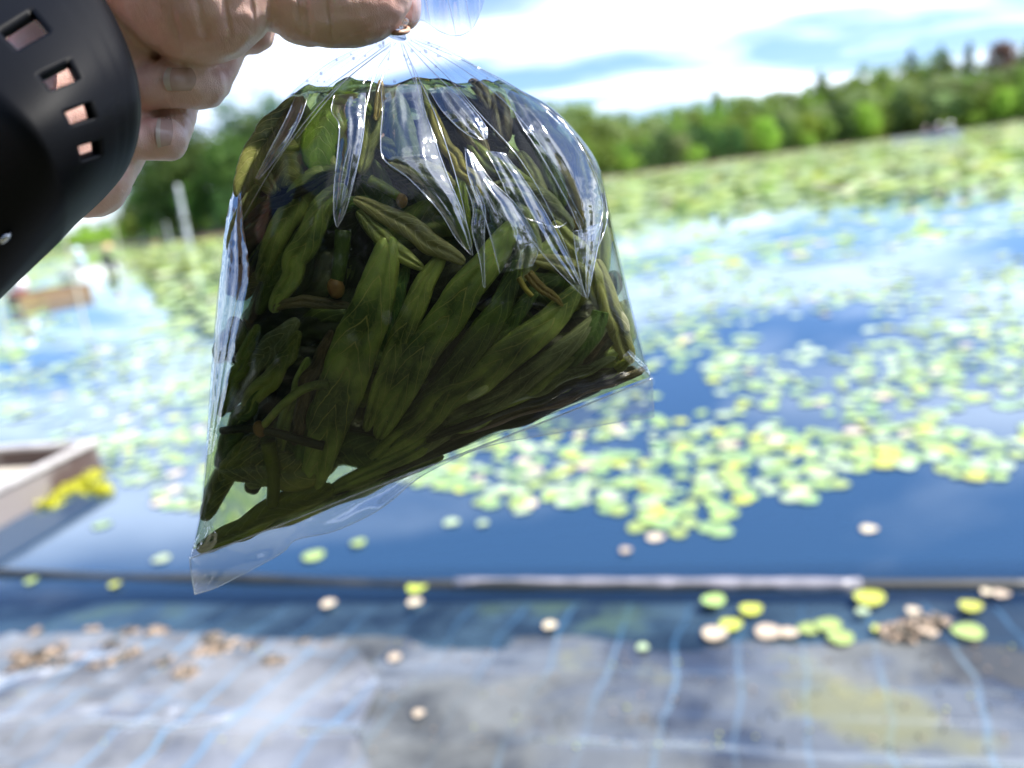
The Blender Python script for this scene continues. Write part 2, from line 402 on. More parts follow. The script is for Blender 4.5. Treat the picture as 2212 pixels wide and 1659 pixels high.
# single pads near the bank, each as seen
single = [(348,1207,40,4,'cream oval pad floating below the left corner of the bag'),(676,1200,50,0,'lime pad floating just right of the bag\'s loose hem'),(773,1172,34,0,'small lime pad alone under the middle of the bag hem'),
 (220,1133,40,1,'green pad near the moored boat\'s corner, alone on blue water'),(66,1254,28,0,'small green pad on the left end of the dark pole'),(248,1262,26,2,'small yellowish pad caught on the dark pole under the bag'),
 (900,1268,46,2,'bright lime pad on the dark pole right below the bag'),(896,1300,34,3,'pinkish buff pad just under the lime one on the dark pole'),(1540,1296,52,0,'lime pad at the top left of the cluster by the pole end'),
 (1621,1315,50,2,'round deep yellow pad in the cluster in front of the pole'),(1578,1348,50,2,'yellow green pad overlapping a pinkish one near the waterline'),(1543,1367,56,3,'pinkish buff pad at the waterline left of the cluster'),
 (1877,1290,66,2,'wide bright yellow green pad lying alone beyond the cluster'),(1864,1320,30,4,'small whitish pad just under the wide yellow green one'),(2096,1308,48,2,'round bright yellow pad at the far right'),
 (2090,1364,66,0,'wide lime pad at the waterline far right'),(1900,1358,36,2,'golden yellow pad beside brown rotting leaves'),(2132,1278,26,3,'tan pad scrap near the right edge of the picture'),
 (2163,1282,34,3,'pale pink pad scrap close to the right edge'),(1788,1350,58,0,'lime pad in the overlapping pair at the waterline, upper one'),(1815,1377,56,0,'lime pad in the overlapping pair at the waterline, lower one'),
 (1745,1358,48,0,'flat lime pad touching the overlapping pair on its left'),(1660,1364,60,3,'long tan rolled pad at the waterline'),(1705,1366,40,3,'short tan pad joined to the long tan one'),
 (2010,1366,34,3,'cream pad scrap among the brown leaves'),(1388,1398,26,4,'small pale green pad stranded on the grey bank'),(1188,1350,32,3,'pink buff pad alone in the shallow water right of centre'),
 (975,1128,36,4,'small cream pad alone below the mat, centre'),(1043,1130,26,4,'tiny lavender white pad right of the cream one'),(1352,1188,26,3,'tiny pinkish pad alone on open water'),
 (1877,1142,36,3,'cream pink pad alone on open water at the right'),(710,1303,34,3,'tan pad floating over the cloud reflection below the bag'),(905,1540,26,3,'single orange tan scrap on the dark wet liner'),
 (852,1420,30,3,'small orange tan scrap, left of the wet liner'),(1972,1318,30,3,'tan curled pad near the stripe at right'),(1402,1122,44,0,'green pad drifting off the front of the mat'),
 (1416,1160,40,3,'fading buff pad in front of the green drifting one')]
for k, (x, y, w, t, lab) in enumerate(single):
    p = G(x, y); d = (p-CP).dot(fwd); s = w/F*d
    o = bpy.data.objects.new('water_shield_pad', PADS[t]); COL.objects.link(o)
    z = max(0.0, edge_h(p))+0.006+0.003*(k % 3)
    p = G(x, y, z); o.location = p; a = math.atan2(RT.y, RT.x)+rng.uniform(-.3, .3); o.rotation_euler = (0, 0, a); o.scale = (s, s*1.3, 1)
    tag(o, lab, 'water plant', 'single pads near the bank')

# dead leaves and litter on the loose sheet
litter_m = [noise_mat('dead leaf tan', (0.26, 0.19, 0.13), (0.42, 0.32, 0.24), 60, 0.6, 0.002), noise_mat('dead leaf dark', (0.02, 0.025, 0.02), (0.07, 0.06, 0.04), 60, 0.5, 0.002),
            noise_mat('dead leaf yellow', (0.42, 0.48, 0.06), (0.5, 0.5, 0.15), 60, 0.5)]
def crumple(x, y, rx, seed, mt, name, z=0.0, flat=0.45):
    """a heap of crumpled wet flakes, about rx px wide"""
    p = G(x, y); p.z = max(edge_h(p), 0)+0.004+z; d = (p-CP).dot(fwd); r = rx/F*d/2
    rr = random.Random(seed); vs_, fs, mi = [], [], []; a0 = rr.uniform(-.6, .6); el = rr.uniform(1.0, 1.5)
    ux, uy = Vector((math.cos(a0), math.sin(a0), 0)), Vector((-math.sin(a0), math.cos(a0), 0))
    for q in range(int(26+rx*0.7)):
        a, q_ = rr.random()*6.283, rr.random()**0.6
        c = p+ux*(math.cos(a)*q_*r*el)+uy*(math.sin(a)*q_*r*0.9)+Vector((0, 0, abs(rr.gauss(0, .25))*r*flat*(1.2-q_)))
        n_ = Vector((rr.uniform(-.8, .8), rr.uniform(-.8, .8), 1)).normalized(); u = n_.orthogonal().normalized(); w_ = n_.cross(u); sz = min(0.016, max(0.004, r*rr.uniform(.25, .6))); an = rr.random()*6.28
        b0 = len(vs_); vs_.append(c+n_*sz*0.25)
        for k in range(7):
            t = 6.283*k/7; rad = sz*rr.uniform(.6, 1.1); vs_.append(c+(u*math.cos(t+an)*1.25+w_*math.sin(t+an)*.8)*rad+n_*sz*rr.uniform(-.25, .3))
        for k in range(7): fs.append((b0, b0+1+k, b0+1+(k+1) % 7))
        m_ = mt if rr.random() < 0.62 else (1-mt if mt < 2 else 0); mi += [m_]*7
    return pydata(name, vs_, fs, litter_m, mi=mi)
GL = 'dead plant clumps washed up on the loose sheet'
clumps = [(85,1432,110,0,'widest tan clump of dead plants at the left edge of the loose sheet'),(40,1425,50,0,'tan clump against the left edge of the picture'),(465,1408,95,0,'tan clump under the loose hem of the bag'),(455,1385,60,1,'black wet clump behind the tan one under the hem'),
 (400,1470,95,0,'long tan clump in the middle of the loose sheet'),(355,1440,46,1,'small black clump above the long tan one'),(270,1430,70,0,'thin tan clump beside the blue lines'),(205,1448,40,0,'small tan clump left of the thin one'),
 (595,1440,60,0,'rusty clump near the right side of the loose sheet'),(585,1430,44,1,'black wet clump behind the rusty one'),(545,1400,44,0,'small tan clump near the sheet\'s upper edge'),(195,1365,40,0,'cream clump on the sheet\'s upper edge at left'),
 (275,1368,46,0,'tan clump on the sheet\'s upper edge'),(340,1368,56,0,'pinkish flat clump on the sheet\'s upper edge'),(75,1368,30,0,'white pebble like scrap on the sheet\'s upper edge'),(519,1462,26,2,'bright yellow green scrap on the loose sheet'),
 (240,1398,50,1,'black wet clump on the upper part of the sheet'),(320,1480,26,1,'small black crumb at the lower middle'),(205,1490,26,1,'small black crumb at the lower left'),(145,1440,60,1,'black wet clump touching the widest tan one'),
 (650,1395,50,1,'black smear near the sheet\'s corner'),(690,1400,40,1,'black crumb at the sheet\'s corner')]
for k, (x, y, w, t, lab) in enumerate(clumps):
    tag(crumple(x, y, w*0.72, k, t, 'dead_leaf_clump'), lab, 'dead leaves', GL)
for k, (x, y, w) in enumerate([(1955, 1372, 70), (1990, 1350, 44), (1920, 1366, 40), (2030, 1345, 34)]):
    tag(crumple(x, y, w, 40+k, 0, 'dead_leaf_clump', 0.004, 0.8), 'brown rotting leaf curled up at the waterline beside the golden yellow pad', 'dead leaves', 'brown leaves at the right of the waterline')
# tiny crumbs over the whole bank
vs_, fs, mi = [], [], []
for k in range(420):
    x, y = rng.uniform(-40, 2250), 1390+260*rng.random(); p = G(x, y); p.z = edge_h(p)+0.006
    s = rng.uniform(0.002, 0.007) ; b0 = len(vs_)
    for dv in ((1, 0, 0), (-.5, .8, 0), (-.6, -.7, 0), (0, 0, .8), (0, 0, -.5)): vs_.append(p+Vector(dv)*s*Vector((rng.uniform(.6, 1.3), 1, 1)).length*0.6)
    fs += [(b0, b0+1, b0+3), (b0+1, b0+2, b0+3), (b0+2, b0, b0+3), (b0+1, b0, b0+4), (b0+2, b0+1, b0+4), (b0, b0+2, b0+4)]; t = rng.choices((0, 1, 2), (4, 4, 1))[0]; mi += [t]*6
tag(pydata('leaf_litter', vs_, fs, litter_m, mi=mi), 'crumbs of dead plants strewn over the wet liner', 'leaf litter', kind='stuff')

# ------------------------------------------------------------------ far shore: bank, hill, trees
soil_m = noise_mat('shore soil', (0.07, 0.05, 0.03), (0.15, 0.11, 0.07), 0.8, 0.9)
hill_m = noise_mat('hill undergrowth', (0.03, 0.07, 0.012), (0.08, 0.15, 0.02), 0.25, 0.9)
shore = [G(x, y) for x, y in ((-700, 655), (-300, 604), (0, 558), (150, 540), (300, 527), (470, 511), (640, 486), (800, 462), (950, 438))] + [G(x, y) for x, y in ((1100, 416), (1320, 384), (1500, 358), (1700, 330), (1850, 310), (2000, 290), (2212, 263), (2450, 232), (2700, 200))]
def shore_pt(t): return Vector(interp([tuple(p) for p in shore], t))
vs_ = []; n = 160
for i in range(n):
    p = shore_pt(i/(n-1)); q = (p-Vector((0, 0, 0))).normalized()
    for (dd, z) in ((-0.5, -0.3), (0, 0.06), (1.2, 0.28), (4, 0.3), (9, 0.35)): v = p+q*dd; vs_.append((v.x, v.y, z+0.1*mnoise.noise(v*0.4)))
o = pydata('shore_bank', vs_, grid_faces(n, 5), soil_m); o['kind'] = 'structure'
def hill_h(px, dd):
    """rise of the wooded land behind the shore; px picture column, dd metres behind the shore"""
    k = min(1, max(0, (px-1450)/550))
    k2 = k*k*(3-2*k)
    return 0.33 + min(max(0, dd-8.5), 62)/62*(3+13*k2)
vs_ = []
for i in range(n):
    p = shore_pt(i/(n-1)); q = p.normalized(); px = proj(p)[0]
    for dd in (8.5, 20, 35, 50, 70, 110, 400): v = p+q*dd; vs_.append((v.x, v.y, hill_h(px, dd)))
o = pydata('hill', vs_, grid_faces(n, 7), hill_m); o['kind'] = 'structure'

LM = {k: noise_mat('foliage '+k, c1, c2, 1.1, 0.65, 0, 3.0, 0.35, 0.65, 0.3, 0.35, rnd=0.5) for k, (c1, c2) in dict(
    mid=((0.085, 0.17, 0.02), (0.28, 0.40, 0.06)), dark=((0.022, 0.065, 0.018), (0.10, 0.19, 0.04)), leftmid=((0.03, 0.085, 0.014), (0.12, 0.21, 0.035)), lime=((0.22, 0.36, 0.03), (0.38, 0.50, 0.07)),
    pale=((0.17, 0.26, 0.08), (0.33, 0.40, 0.16)), rust=((0.16, 0.09, 0.07), (0.24, 0.15, 0.12))).items()}
bark_m = noise_mat('bark', (0.05, 0.04, 0.03), (0.12, 0.10, 0.08), 3, 0.9)
def crown_mesh(seed, h, w, kind, leaf, nl):
    """leaf-sized faces gathered in clumps over limbs; conifers are tiered"""
    rr = random.Random(seed); vs_, fs = [], []
    cl = []
    if kind == 'cone':
        for i in range(60):
            z = h*(0.12+0.88*rr.random()**0.9); rad = w*0.5*(1-(z/h))**0.8*rr.uniform(0.5, 1.05)+0.1; a = rr.random()*6.283
            cl.append((Vector((math.cos(a)*rad, math.sin(a)*rad, z-rad*0.25)), 0.12*w))
    else:
        for i in range(34):
            while True:
                v = Vector((rr.uniform(-1, 1), rr.uniform(-1, 1), rr.uniform(-1, 1)))
                if 0.35 < v.length < 1: break
            sh = 1-0.25*max(0, v.z)
            v = Vector((v.x*w*0.46*sh, v.y*w*0.46*sh, h*0.54+v.z*h*0.45)); cl.append((v, w*rr.uniform(0.11, 0.19)))
    for k in range(nl):
        c, r = rr.choice(cl); d = Vector((rr.gauss(0, 1), rr.gauss(0, 1), rr.gauss(0, 0.75)));
        p = c+d*r*0.6; n_ = (d.normalized()*0.7+Vector((rr.uniform(-1, 1), rr.uniform(-1, 1), rr.uniform(0, 1)))).normalized()
        a = n_.orthogonal().normalized(); b_ = n_.cross(a); s = leaf*rr.uniform(0.6, 1.3); an = rr.random()*6.28
        a2 = a*math.cos(an)+b_*math.sin(an); b2 = -a*math.sin(an)+b_*math.cos(an); b0 = len(vs_)
        for (x, y) in ((-.5, -.1), (0, -.4), (.5, 0), (.1, .4)): vs_.append(p+a2*x*s+b2*y*s)
        fs.append((b0, b0+1, b0+2, b0+3))
    me = bpy.data.meshes.new('crown'); me.from_pydata([tuple(v) for v in vs_], [], fs); return me
def trunk_mesh(h, r, seed):
    rr = random.Random(seed); bm = bmesh.new(); seg = 7
    def limb(pts, rads):
        prev = None
        for p, r_ in zip(pts, rads):
            ring = [bm.verts.new((p[0]+math.cos(6.283*k/seg)*r_, p[1]+math.sin(6.283*k/seg)*r_, p[2])) for k in range(seg)]
            if prev:
                for k in range(seg): bm.faces.new((prev[k], prev[(k+1) % seg], ring[(k+1) % seg], ring[k]))
            prev = ring
    limb([(0, 0, -0.4), (0.05*h*rr.uniform(-.5, .5), 0, h*.3), (0, 0.04*h, h*.6), (0, 0, h*.85)], [r*1.2, r*.85, r*.55, r*.15])
    for i in range(6):
        z = h*rr.uniform(.25, .6); a = rr.random()*6.28; l = h*rr.uniform(.15, .28)
        limb([(0, 0, z), (math.cos(a)*l*.5, math.sin(a)*l*.5, z+l*.4), (math.cos(a)*l, math.sin(a)*l, z+l)], [r*.45, r*.3, r*.1])
    me = bpy.data.meshes.new('trunk'); bm.to_mesh(me); bm.free(); me.materials.append(bark_m); return me
PROT = {}
def tree_proto(key, seed, h, w, kind, lm, leaf=0.62, nl=2600):
    c = crown_mesh(seed, h, w, kind, leaf, nl); c.materials.append(LM[lm]); PROT[key] = (c, trunk_mesh(h, 0.28*h/12, seed), h)
tree_proto('round_mid', 1, 12, 9, 'round', 'mid'); tree_proto('round_mid_b', 2, 12, 8, 'round', 'mid'); tree_proto('round_dark', 3, 12, 9, 'round', 'dark')
tree_proto('round_lime', 4, 9, 8, 'round', 'lime'); tree_proto('round_pale', 5, 12, 10, 'round', 'pale'); tree_proto('cone_dark', 6, 14, 5.5, 'cone', 'dark', 0.5, 1500)
tree_proto('cone_mid', 7, 14, 6, 'cone', 'mid', 0.5, 1500); tree_proto('rust', 8, 10, 7, 'round', 'rust'); tree_proto('bush_lime', 9, 4, 6, 'round', 'lime', 0.35, 900)
tree_proto('fine_mid', 10, 13, 8, 'round', 'leftmid', 0.40, 5200); tree_proto('fine_dark', 12, 13, 8, 'round', 'dark', 0.40, 5200)
def tree(key, loc, h, label, group, name='tree', rot=None):
    c, t, h0 = PROT[key]; e = empty(name, loc); s = h/h0; e.scale = (s, s, s); e.rotation_euler = (0, 0, rot if rot is not None else rng.random()*6.28)
    o1 = bpy.data.objects.new('crown', c); COL.objects.link(o1); o1.parent = e
    o2 = bpy.data.objects.new('trunk', t); COL.objects.link(o2); o2.parent = e
    tag(e, label, 'tree', group); return e
def shore_at(px):
    lo, hi = 0.0, 1.0
    for _ in range(40):
        mid = (lo+hi)/2
        if proj(shore_pt(mid))[0] < px: lo = mid
        else: hi = mid
    return shore_pt(lo)
KL = dict(round_mid='round mid green broadleaf tree', round_mid_b='narrower mid green broadleaf tree', round_dark='deep green shady broadleaf tree', round_lime='bright lime green broadleaf tree',
          round_pale='pale feathery broadleaf tree', cone_dark='dark pointed conifer', cone_mid='green pointed conifer', bush_lime='low yellow green bush', fine_mid='tall leafy green tree', fine_dark='tall dark leafy tree')
def top_to_h(px, py, base, ):
    """height so that the top of a tree standing at base is seen at row py"""
    d = (base-CP).dot(fwd); lo, hi = 0.5, 60
    for _ in range(30):
        mid = (lo+hi)/2
        if proj(base+Vector((0, 0, mid)))[1] > py: lo = mid
        else: hi = mid
    return lo
topsR = [(1150, 255), (1200, 230), (1250, 222), (1290, 208), (1330, 232), (1370, 255), (1420, 245), (1480, 222), (1540, 205), (1600, 197), (1660, 192), (1720, 188), (1780, 172), (1840, 150), (1900, 132), (1960, 122), (2020, 120), (2080, 122), (2140, 120), (2212, 108), (2300, 100)]
def topR(px):
    for (a, b_), (c, d) in zip(topsR, topsR[1:]):
        if a <= px <= c: return b_+(d-b_)*(px-a)/(c-a)
    return 110
for row, (dd, step, frac, kinds) in enumerate(((6, 36, 0.55, ('round_mid', 'round_dark', 'round_dark', 'round_lime', 'round_mid_b', 'round_pale')), (16, 34, 0.70, ('round_mid', 'round_dark', 'round_pale', 'cone_mid', 'round_mid_b')),
                                 (34, 34, 0.85, ('round_mid', 'cone_dark', 'round_mid_b', 'round_pale')), (58, 36, 1.0, ('round_mid', 'round_mid_b', 'round_mid', 'round_pale')))):
    px = 1130+row*13
    while px < 2290:
        b0 = shore_at(px); q = b0.normalized(); base = b0+q*(dd+rng.uniform(-2, 2)); base.z = hill_h(px, dd)
        sy = proj(b0)[1]; ty = sy+(topR(px)-sy)*frac*rng.uniform(0.88, 1.02)
        k = rng.choice(kinds)
        h = top_to_h(px, ty, base)
        tree(k, base, h*1.02, f'{KL[k]} in the far wood, {("front row", "second row", "third row", "skyline row")[row]}, {"beside the bag" if px < 1450 else "left of its middle" if px < 1700 else "right of its middle" if px < 1950 else "near the long white boat" if px < 2100 else "at the right edge"}', 'trees of the wood on the far shore')
        px += step*rng.uniform(0.75, 1.2)
for (px, py, w_) in ((1775, 152, 0), (1968, 106, 0), (2032, 97, 0), (2090, 90, 0), (2212, 88, 0), (1555, 190, 0)):
    b0 = shore_at(px); base = b0+b0.normalized()*60; base.z = hill_h(px, 60)
    tree('cone_dark', base, top_to_h(px, py, base), 'dark pointed conifer standing clear of the skyline of the wooded hill', 'conifers on the skyline')
b0 = shore_at(2160); base = b0+b0.normalized()*56; base.z = hill_h(2160, 56)
tree('rust', base, top_to_h(2160, 84, base), 'reddish brown tree on the skyline near the right edge', None)
for (px, dd) in ((1500, 2.5), (1660, 2.5), (1745, 3), (2050, 3), (2110, 3), (1880, 3), (1350, 3)):
    b0 = shore_at(px); base = b0+b0.normalized()*dd; base.z = 0.4
    tree('bush_lime', base, 4.2, 'low yellow green bush at the foot of the wood by the water', 'bushes on the far bank', 'bush')
# left shore trees
for (px, py, dd, k) in ((160, 500, 12, 'round_mid'), (195, 482, 14, 'round_lime'), (235, 478, 12, 'round_mid_b'), (275, 455, 9, 'round_mid'), (310, 425, 16, 'round_mid'), (330, 385, 12, 'fine_mid'), (350, 330, 9, 'fine_mid'), (395, 265, 10, 'fine_mid'),
                        (440, 240, 8, 'fine_mid'), (430, 380, 5, 'fine_mid'), (480, 270, 12, 'fine_dark'), (520, 262, 7, 'fine_mid'), (555, 218, 12, 'fine_dark'), (600, 215, 8, 'fine_mid'), (640, 205, 12, 'fine_dark'), (500, 400, 4, 'round_dark'), (370, 450, 4, 'round_dark'), (575, 380, 5, 'fine_dark'), (690, 230, 9, 'fine_mid'), (760, 240, 9, 'fine_dark'), (850, 260, 9, 'fine_mid'), (960, 270, 9, 'fine_dark'), (1060, 270, 12, 'round_mid'), (90, 520, 9, 'round_mid'), (20, 530, 9, 'round_mid_b')):
    b0 = shore_at(px); base = b0+b0.normalized()*dd; base.z = 0.5
    tree(k, base, top_to_h(px, py, base), f'{KL[k]} on the left shore, {"far left" if px < 300 else "by the pale concrete pole" if px < 470 else "just left of the bag" if px < 660 else "behind the bag"}', 'trees on the left shore')
for px in (160, 190, 220, 255, 290, 330, 370, 420, 455, 500):
    b0 = shore_at(px); base = b0+b0.normalized()*rng.uniform(2.5, 5); base.z = 0.4
    tree('bush_lime' if px < 260 else 'round_mid', base, rng.uniform(1.6, 2.6), 'low bush growing along the water on the left shore', 'bushes on the left shore', 'bush')

for (x, y, h, k) in ((-9, -7, 9, 'fine_dark'), (-5, -8, 10, 'fine_dark'), (-1.5, -6.5, 8.5, 'fine_dark'), (2.5, -7.5, 10, 'fine_dark'), (6, -7, 9, 'fine_dark'), (10, -8, 10, 'fine_dark'), (-13, -4, 9, 'fine_dark'), (14, -4, 8, 'fine_dark'), (0.5, -5, 5, 'round_dark'), (-3.5, -5, 5, 'round_dark'), (4.2, -5, 5, 'round_dark')):  # out of view, added to darken what the bag film reflects
    tree(k, Vector((x, y, 0.08)), h, 'unseen dark tree added behind the photographer to darken reflections in the bag', 'unseen trees added behind the camera')
conc_m = noise_mat('pale concrete', (0.30, 0.33, 0.35), (0.40, 0.43, 0.45), 3, 0.7)
def plain_pole(name, px0, py0, px1, py1, r, mt, label, group=None, zb=0.0):
    b_ = G(px1, py1, zb); d = (b_-CP).dot(fwd); t = W(px0, py0, d)
    n_ = 10; pts = [b_.lerp(t, i/(n_-1)) for i in range(n_)]; pts.insert(0, b_-(t-b_).normalized()*0.3)
    e = empty(name, b_); child_fix(tube('shaft', pts, [r*(1-0.025*i) for i in range(len(pts))], mt), e)
    if r > 0.1:
        child_fix(tube('band', [pts[4], pts[4]+(t-b_).normalized()*0.25], r*1.05, dark_m), e)
    return tag(e, label, 'pole', group)
plain_pole('utility_pole', 383, 400, 407, 519, 0.21, conc_m, 'thick pale concrete pole at the foot of the left trees', zb=0.2)
plain_pole('utility_pole', 358, 480, 366, 520, 0.09, conc_m, 'short grey post left of the thick pale pole', zb=0.2)
bam_m = noise_mat('bamboo', (0.42, 0.40, 0.32), (0.56, 0.53, 0.42), 4, 0.6)
plain_pole('bamboo_stake', 138, 505, 188, 722, 0.017, bam_m, 'thin leaning stake rising in front of the brown boat', 'stakes in the pond')
plain_pole('bamboo_stake', 246, 480, 272, 612, 0.02, bam_m, 'thin stake standing beyond the boat with the straw hat', 'stakes in the pond')
plain_pole('bamboo_stake', -6, 640, 22, 760, 0.017, bam_m, 'thin stake at the left edge of the picture', 'stakes in the pond')

# ------------------------------------------------------------------ boats and people
wood_m = noise_mat('boat wood', (0.16, 0.11, 0.07), (0.30, 0.21, 0.13), 5, 0.7, 0.003)
tan_m = noise_mat('boat tan paint', (0.20, 0.13, 0.07), (0.30, 0.20, 0.11), 5, 0.6)
white_m = noise_mat('boat white paint', (0.62, 0.62, 0.62), (0.76, 0.76, 0.76), 6, 0.5)
inner_m = noise_mat('boat inside', (0.42, 0.38, 0.32), (0.55, 0.50, 0.43), 7, 0.7)
rim_m = noise_mat('boat rim', (0.40, 0.37, 0.36), (0.58, 0.55, 0.53), 9, 0.55)
hull_m = noise_mat('boat weathered side', (0.08, 0.05, 0.045), (0.24, 0.21, 0.20), 3.5, 0.6, 0.002, lo=0.42, hi=0.56)
def boxm(bm, c, ax, ay, az, hx, hy, hz):
    vs_ = [bm.verts.new(c+ax*(sx*hx)+ay*(sy*hy)+az*(sz*hz)) for sx in (-1, 1) for sy in (-1, 1) for sz in (-1, 1)]
    for f in ((0, 1, 3, 2), (4, 6, 7, 5), (0, 4, 5, 1), (2, 3, 7, 6), (0, 2, 6, 4), (1, 5, 7, 3)): bm.faces.new([vs_[i] for i in f])
def bm_obj(name, bm, mat, parent=None, bev=0.0, smooth=False):
    if bev: bmesh.ops.bevel(bm, geom=bm.edges[:], offset=bev, segments=2, affect='EDGES')
    bmesh.ops.recalc_face_normals(bm, faces=bm.faces)
    me = bpy.data.meshes.new(name); bm.to_mesh(me); bm.free(); o = link(name, me, mat, None, smooth)
    if parent is not None: child_fix(o, parent)
    return o
def punt(c, ax, L_, B_, H_, th, hull, rim, inside, label, raise_end=0.08, name='boat'):
    """flat-bottomed box punt centred at c, long axis ax"""
    ax = ax.normalized(); ay = Vector((-ax.y, ax.x, 0)); Z = Vector((0, 0, 1)); e = empty(name, c)
    tag(e, label, 'boat')
    bm = bmesh.new()
    for s in (-1, 1): boxm(bm, c+ay*(s*(B_/2-th/2))+Z*(H_/2-0.08), ax, ay, Z, L_/2, th/2, H_/2)
    for s in (-1, 1): boxm(bm, c+ax*(s*(L_/2-th/2))+Z*(H_/2-0.08), ax, ay, Z, th/2-0.001, B_/2-th-0.001, H_/2-0.002)
    bm_obj('hull', bm, hull, e, 0.004)
    bm = bmesh.new(); boxm(bm, c+Z*(H_*0.35-0.03), ax, ay, Z, L_/2-th-0.002, B_/2-th-0.002, 0.012); bm_obj('floor_board', bm, inside, e)
    bm = bmesh.new()
    for s in (-1, 1): boxm(bm, c+ay*(s*(B_/2-th/2))+Z*(H_-0.08+0.012), ax, ay, Z, L_/2+0.02, th/2+0.015, 0.012)
    for s in (-1, 1): boxm(bm, c+ax*(s*(L_/2-th/2))+Z*(H_-0.08+0.012), ax, ay, Z, th/2+0.015, B_/2-th-0.017, 0.0115)
    bm_obj('gunwale', bm, rim, e, 0.003)
    bm = bmesh.new(); boxm(bm, c+ax*(L_*0.2)+Z*(H_*0.72-0.08), ax, ay, Z, 0.10, B_/2-th-0.002, 0.012); bm_obj('seat', bm, inside, e, 0.002)
    return e
# near boat: corner and two edge directions
ZR = 0.20
A = G(207, 951, ZR); Bp = G(0, 1052, ZR); Cp = G(0, 936, ZR)
ax = (Bp-A).normalized(); c2 = (Cp-A).normalized()
ay = Vector((-ax.y, ax.x, 0)); 
if ay.dot(c2) < 0: ay = -ay
bc = A+ax*1.35+ay*0.45; bc.z = 0
punt(bc, ax, 2.7, 0.90, 0.26, 0.035, hull_m, rim_m, inner_m, 'weathered box shaped boat with a reddish side, its corner reaching in at the left edge')
# bright yellow green plants along its side
yel_m = noise_mat('yellow weed', (0.48, 0.48, 0.015), (0.62, 0.60, 0.04), 30, 0.5, 0, rnd=0.2, trans=0.3)
def leafy(name, pts, n_, size, mt, seed, label, cat):
    rr = random.Random(seed); vs_, fs = [], []
    for i in range(n_):
        a, r = rr.choice(pts); d = Vector((rr.gauss(0, 1), rr.gauss(0, 1), abs(rr.gauss(0, .6)))); p = a+d*r*0.55
        nn = Vector((rr.uniform(-1, 1), rr.uniform(-1, 1), rr.uniform(0.3, 1.2))).normalized(); u = nn.orthogonal().normalized(); v = nn.cross(u); s = size*rr.uniform(.6, 1.3); b0 = len(vs_)
        for (x, y) in ((-.5, 0), (-.2, -.3), (.3, -.25), (.5, 0), (.3, .25), (-.2, .3)): vs_.append(p+u*x*s+v*y*s)
        fs.append(tuple(range(b0, b0+6)))
    o = pydata(name, vs_, fs, mt, smooth=False); return tag(o, label, cat)
leafy('floating_weed', [(G(x, y), r) for x, y, r in ((105, 1092, .05), (122, 1075, .06), (140, 1066, .06), (160, 1056, .06), (180, 1045, .06), (198, 1032, .05), (214, 1058, .045), (228, 1066, .035), (190, 1060, .04))], 900, 0.035, yel_m, 3, 'bright yellow weed floating against the side of the weathered boat', 'water plant')

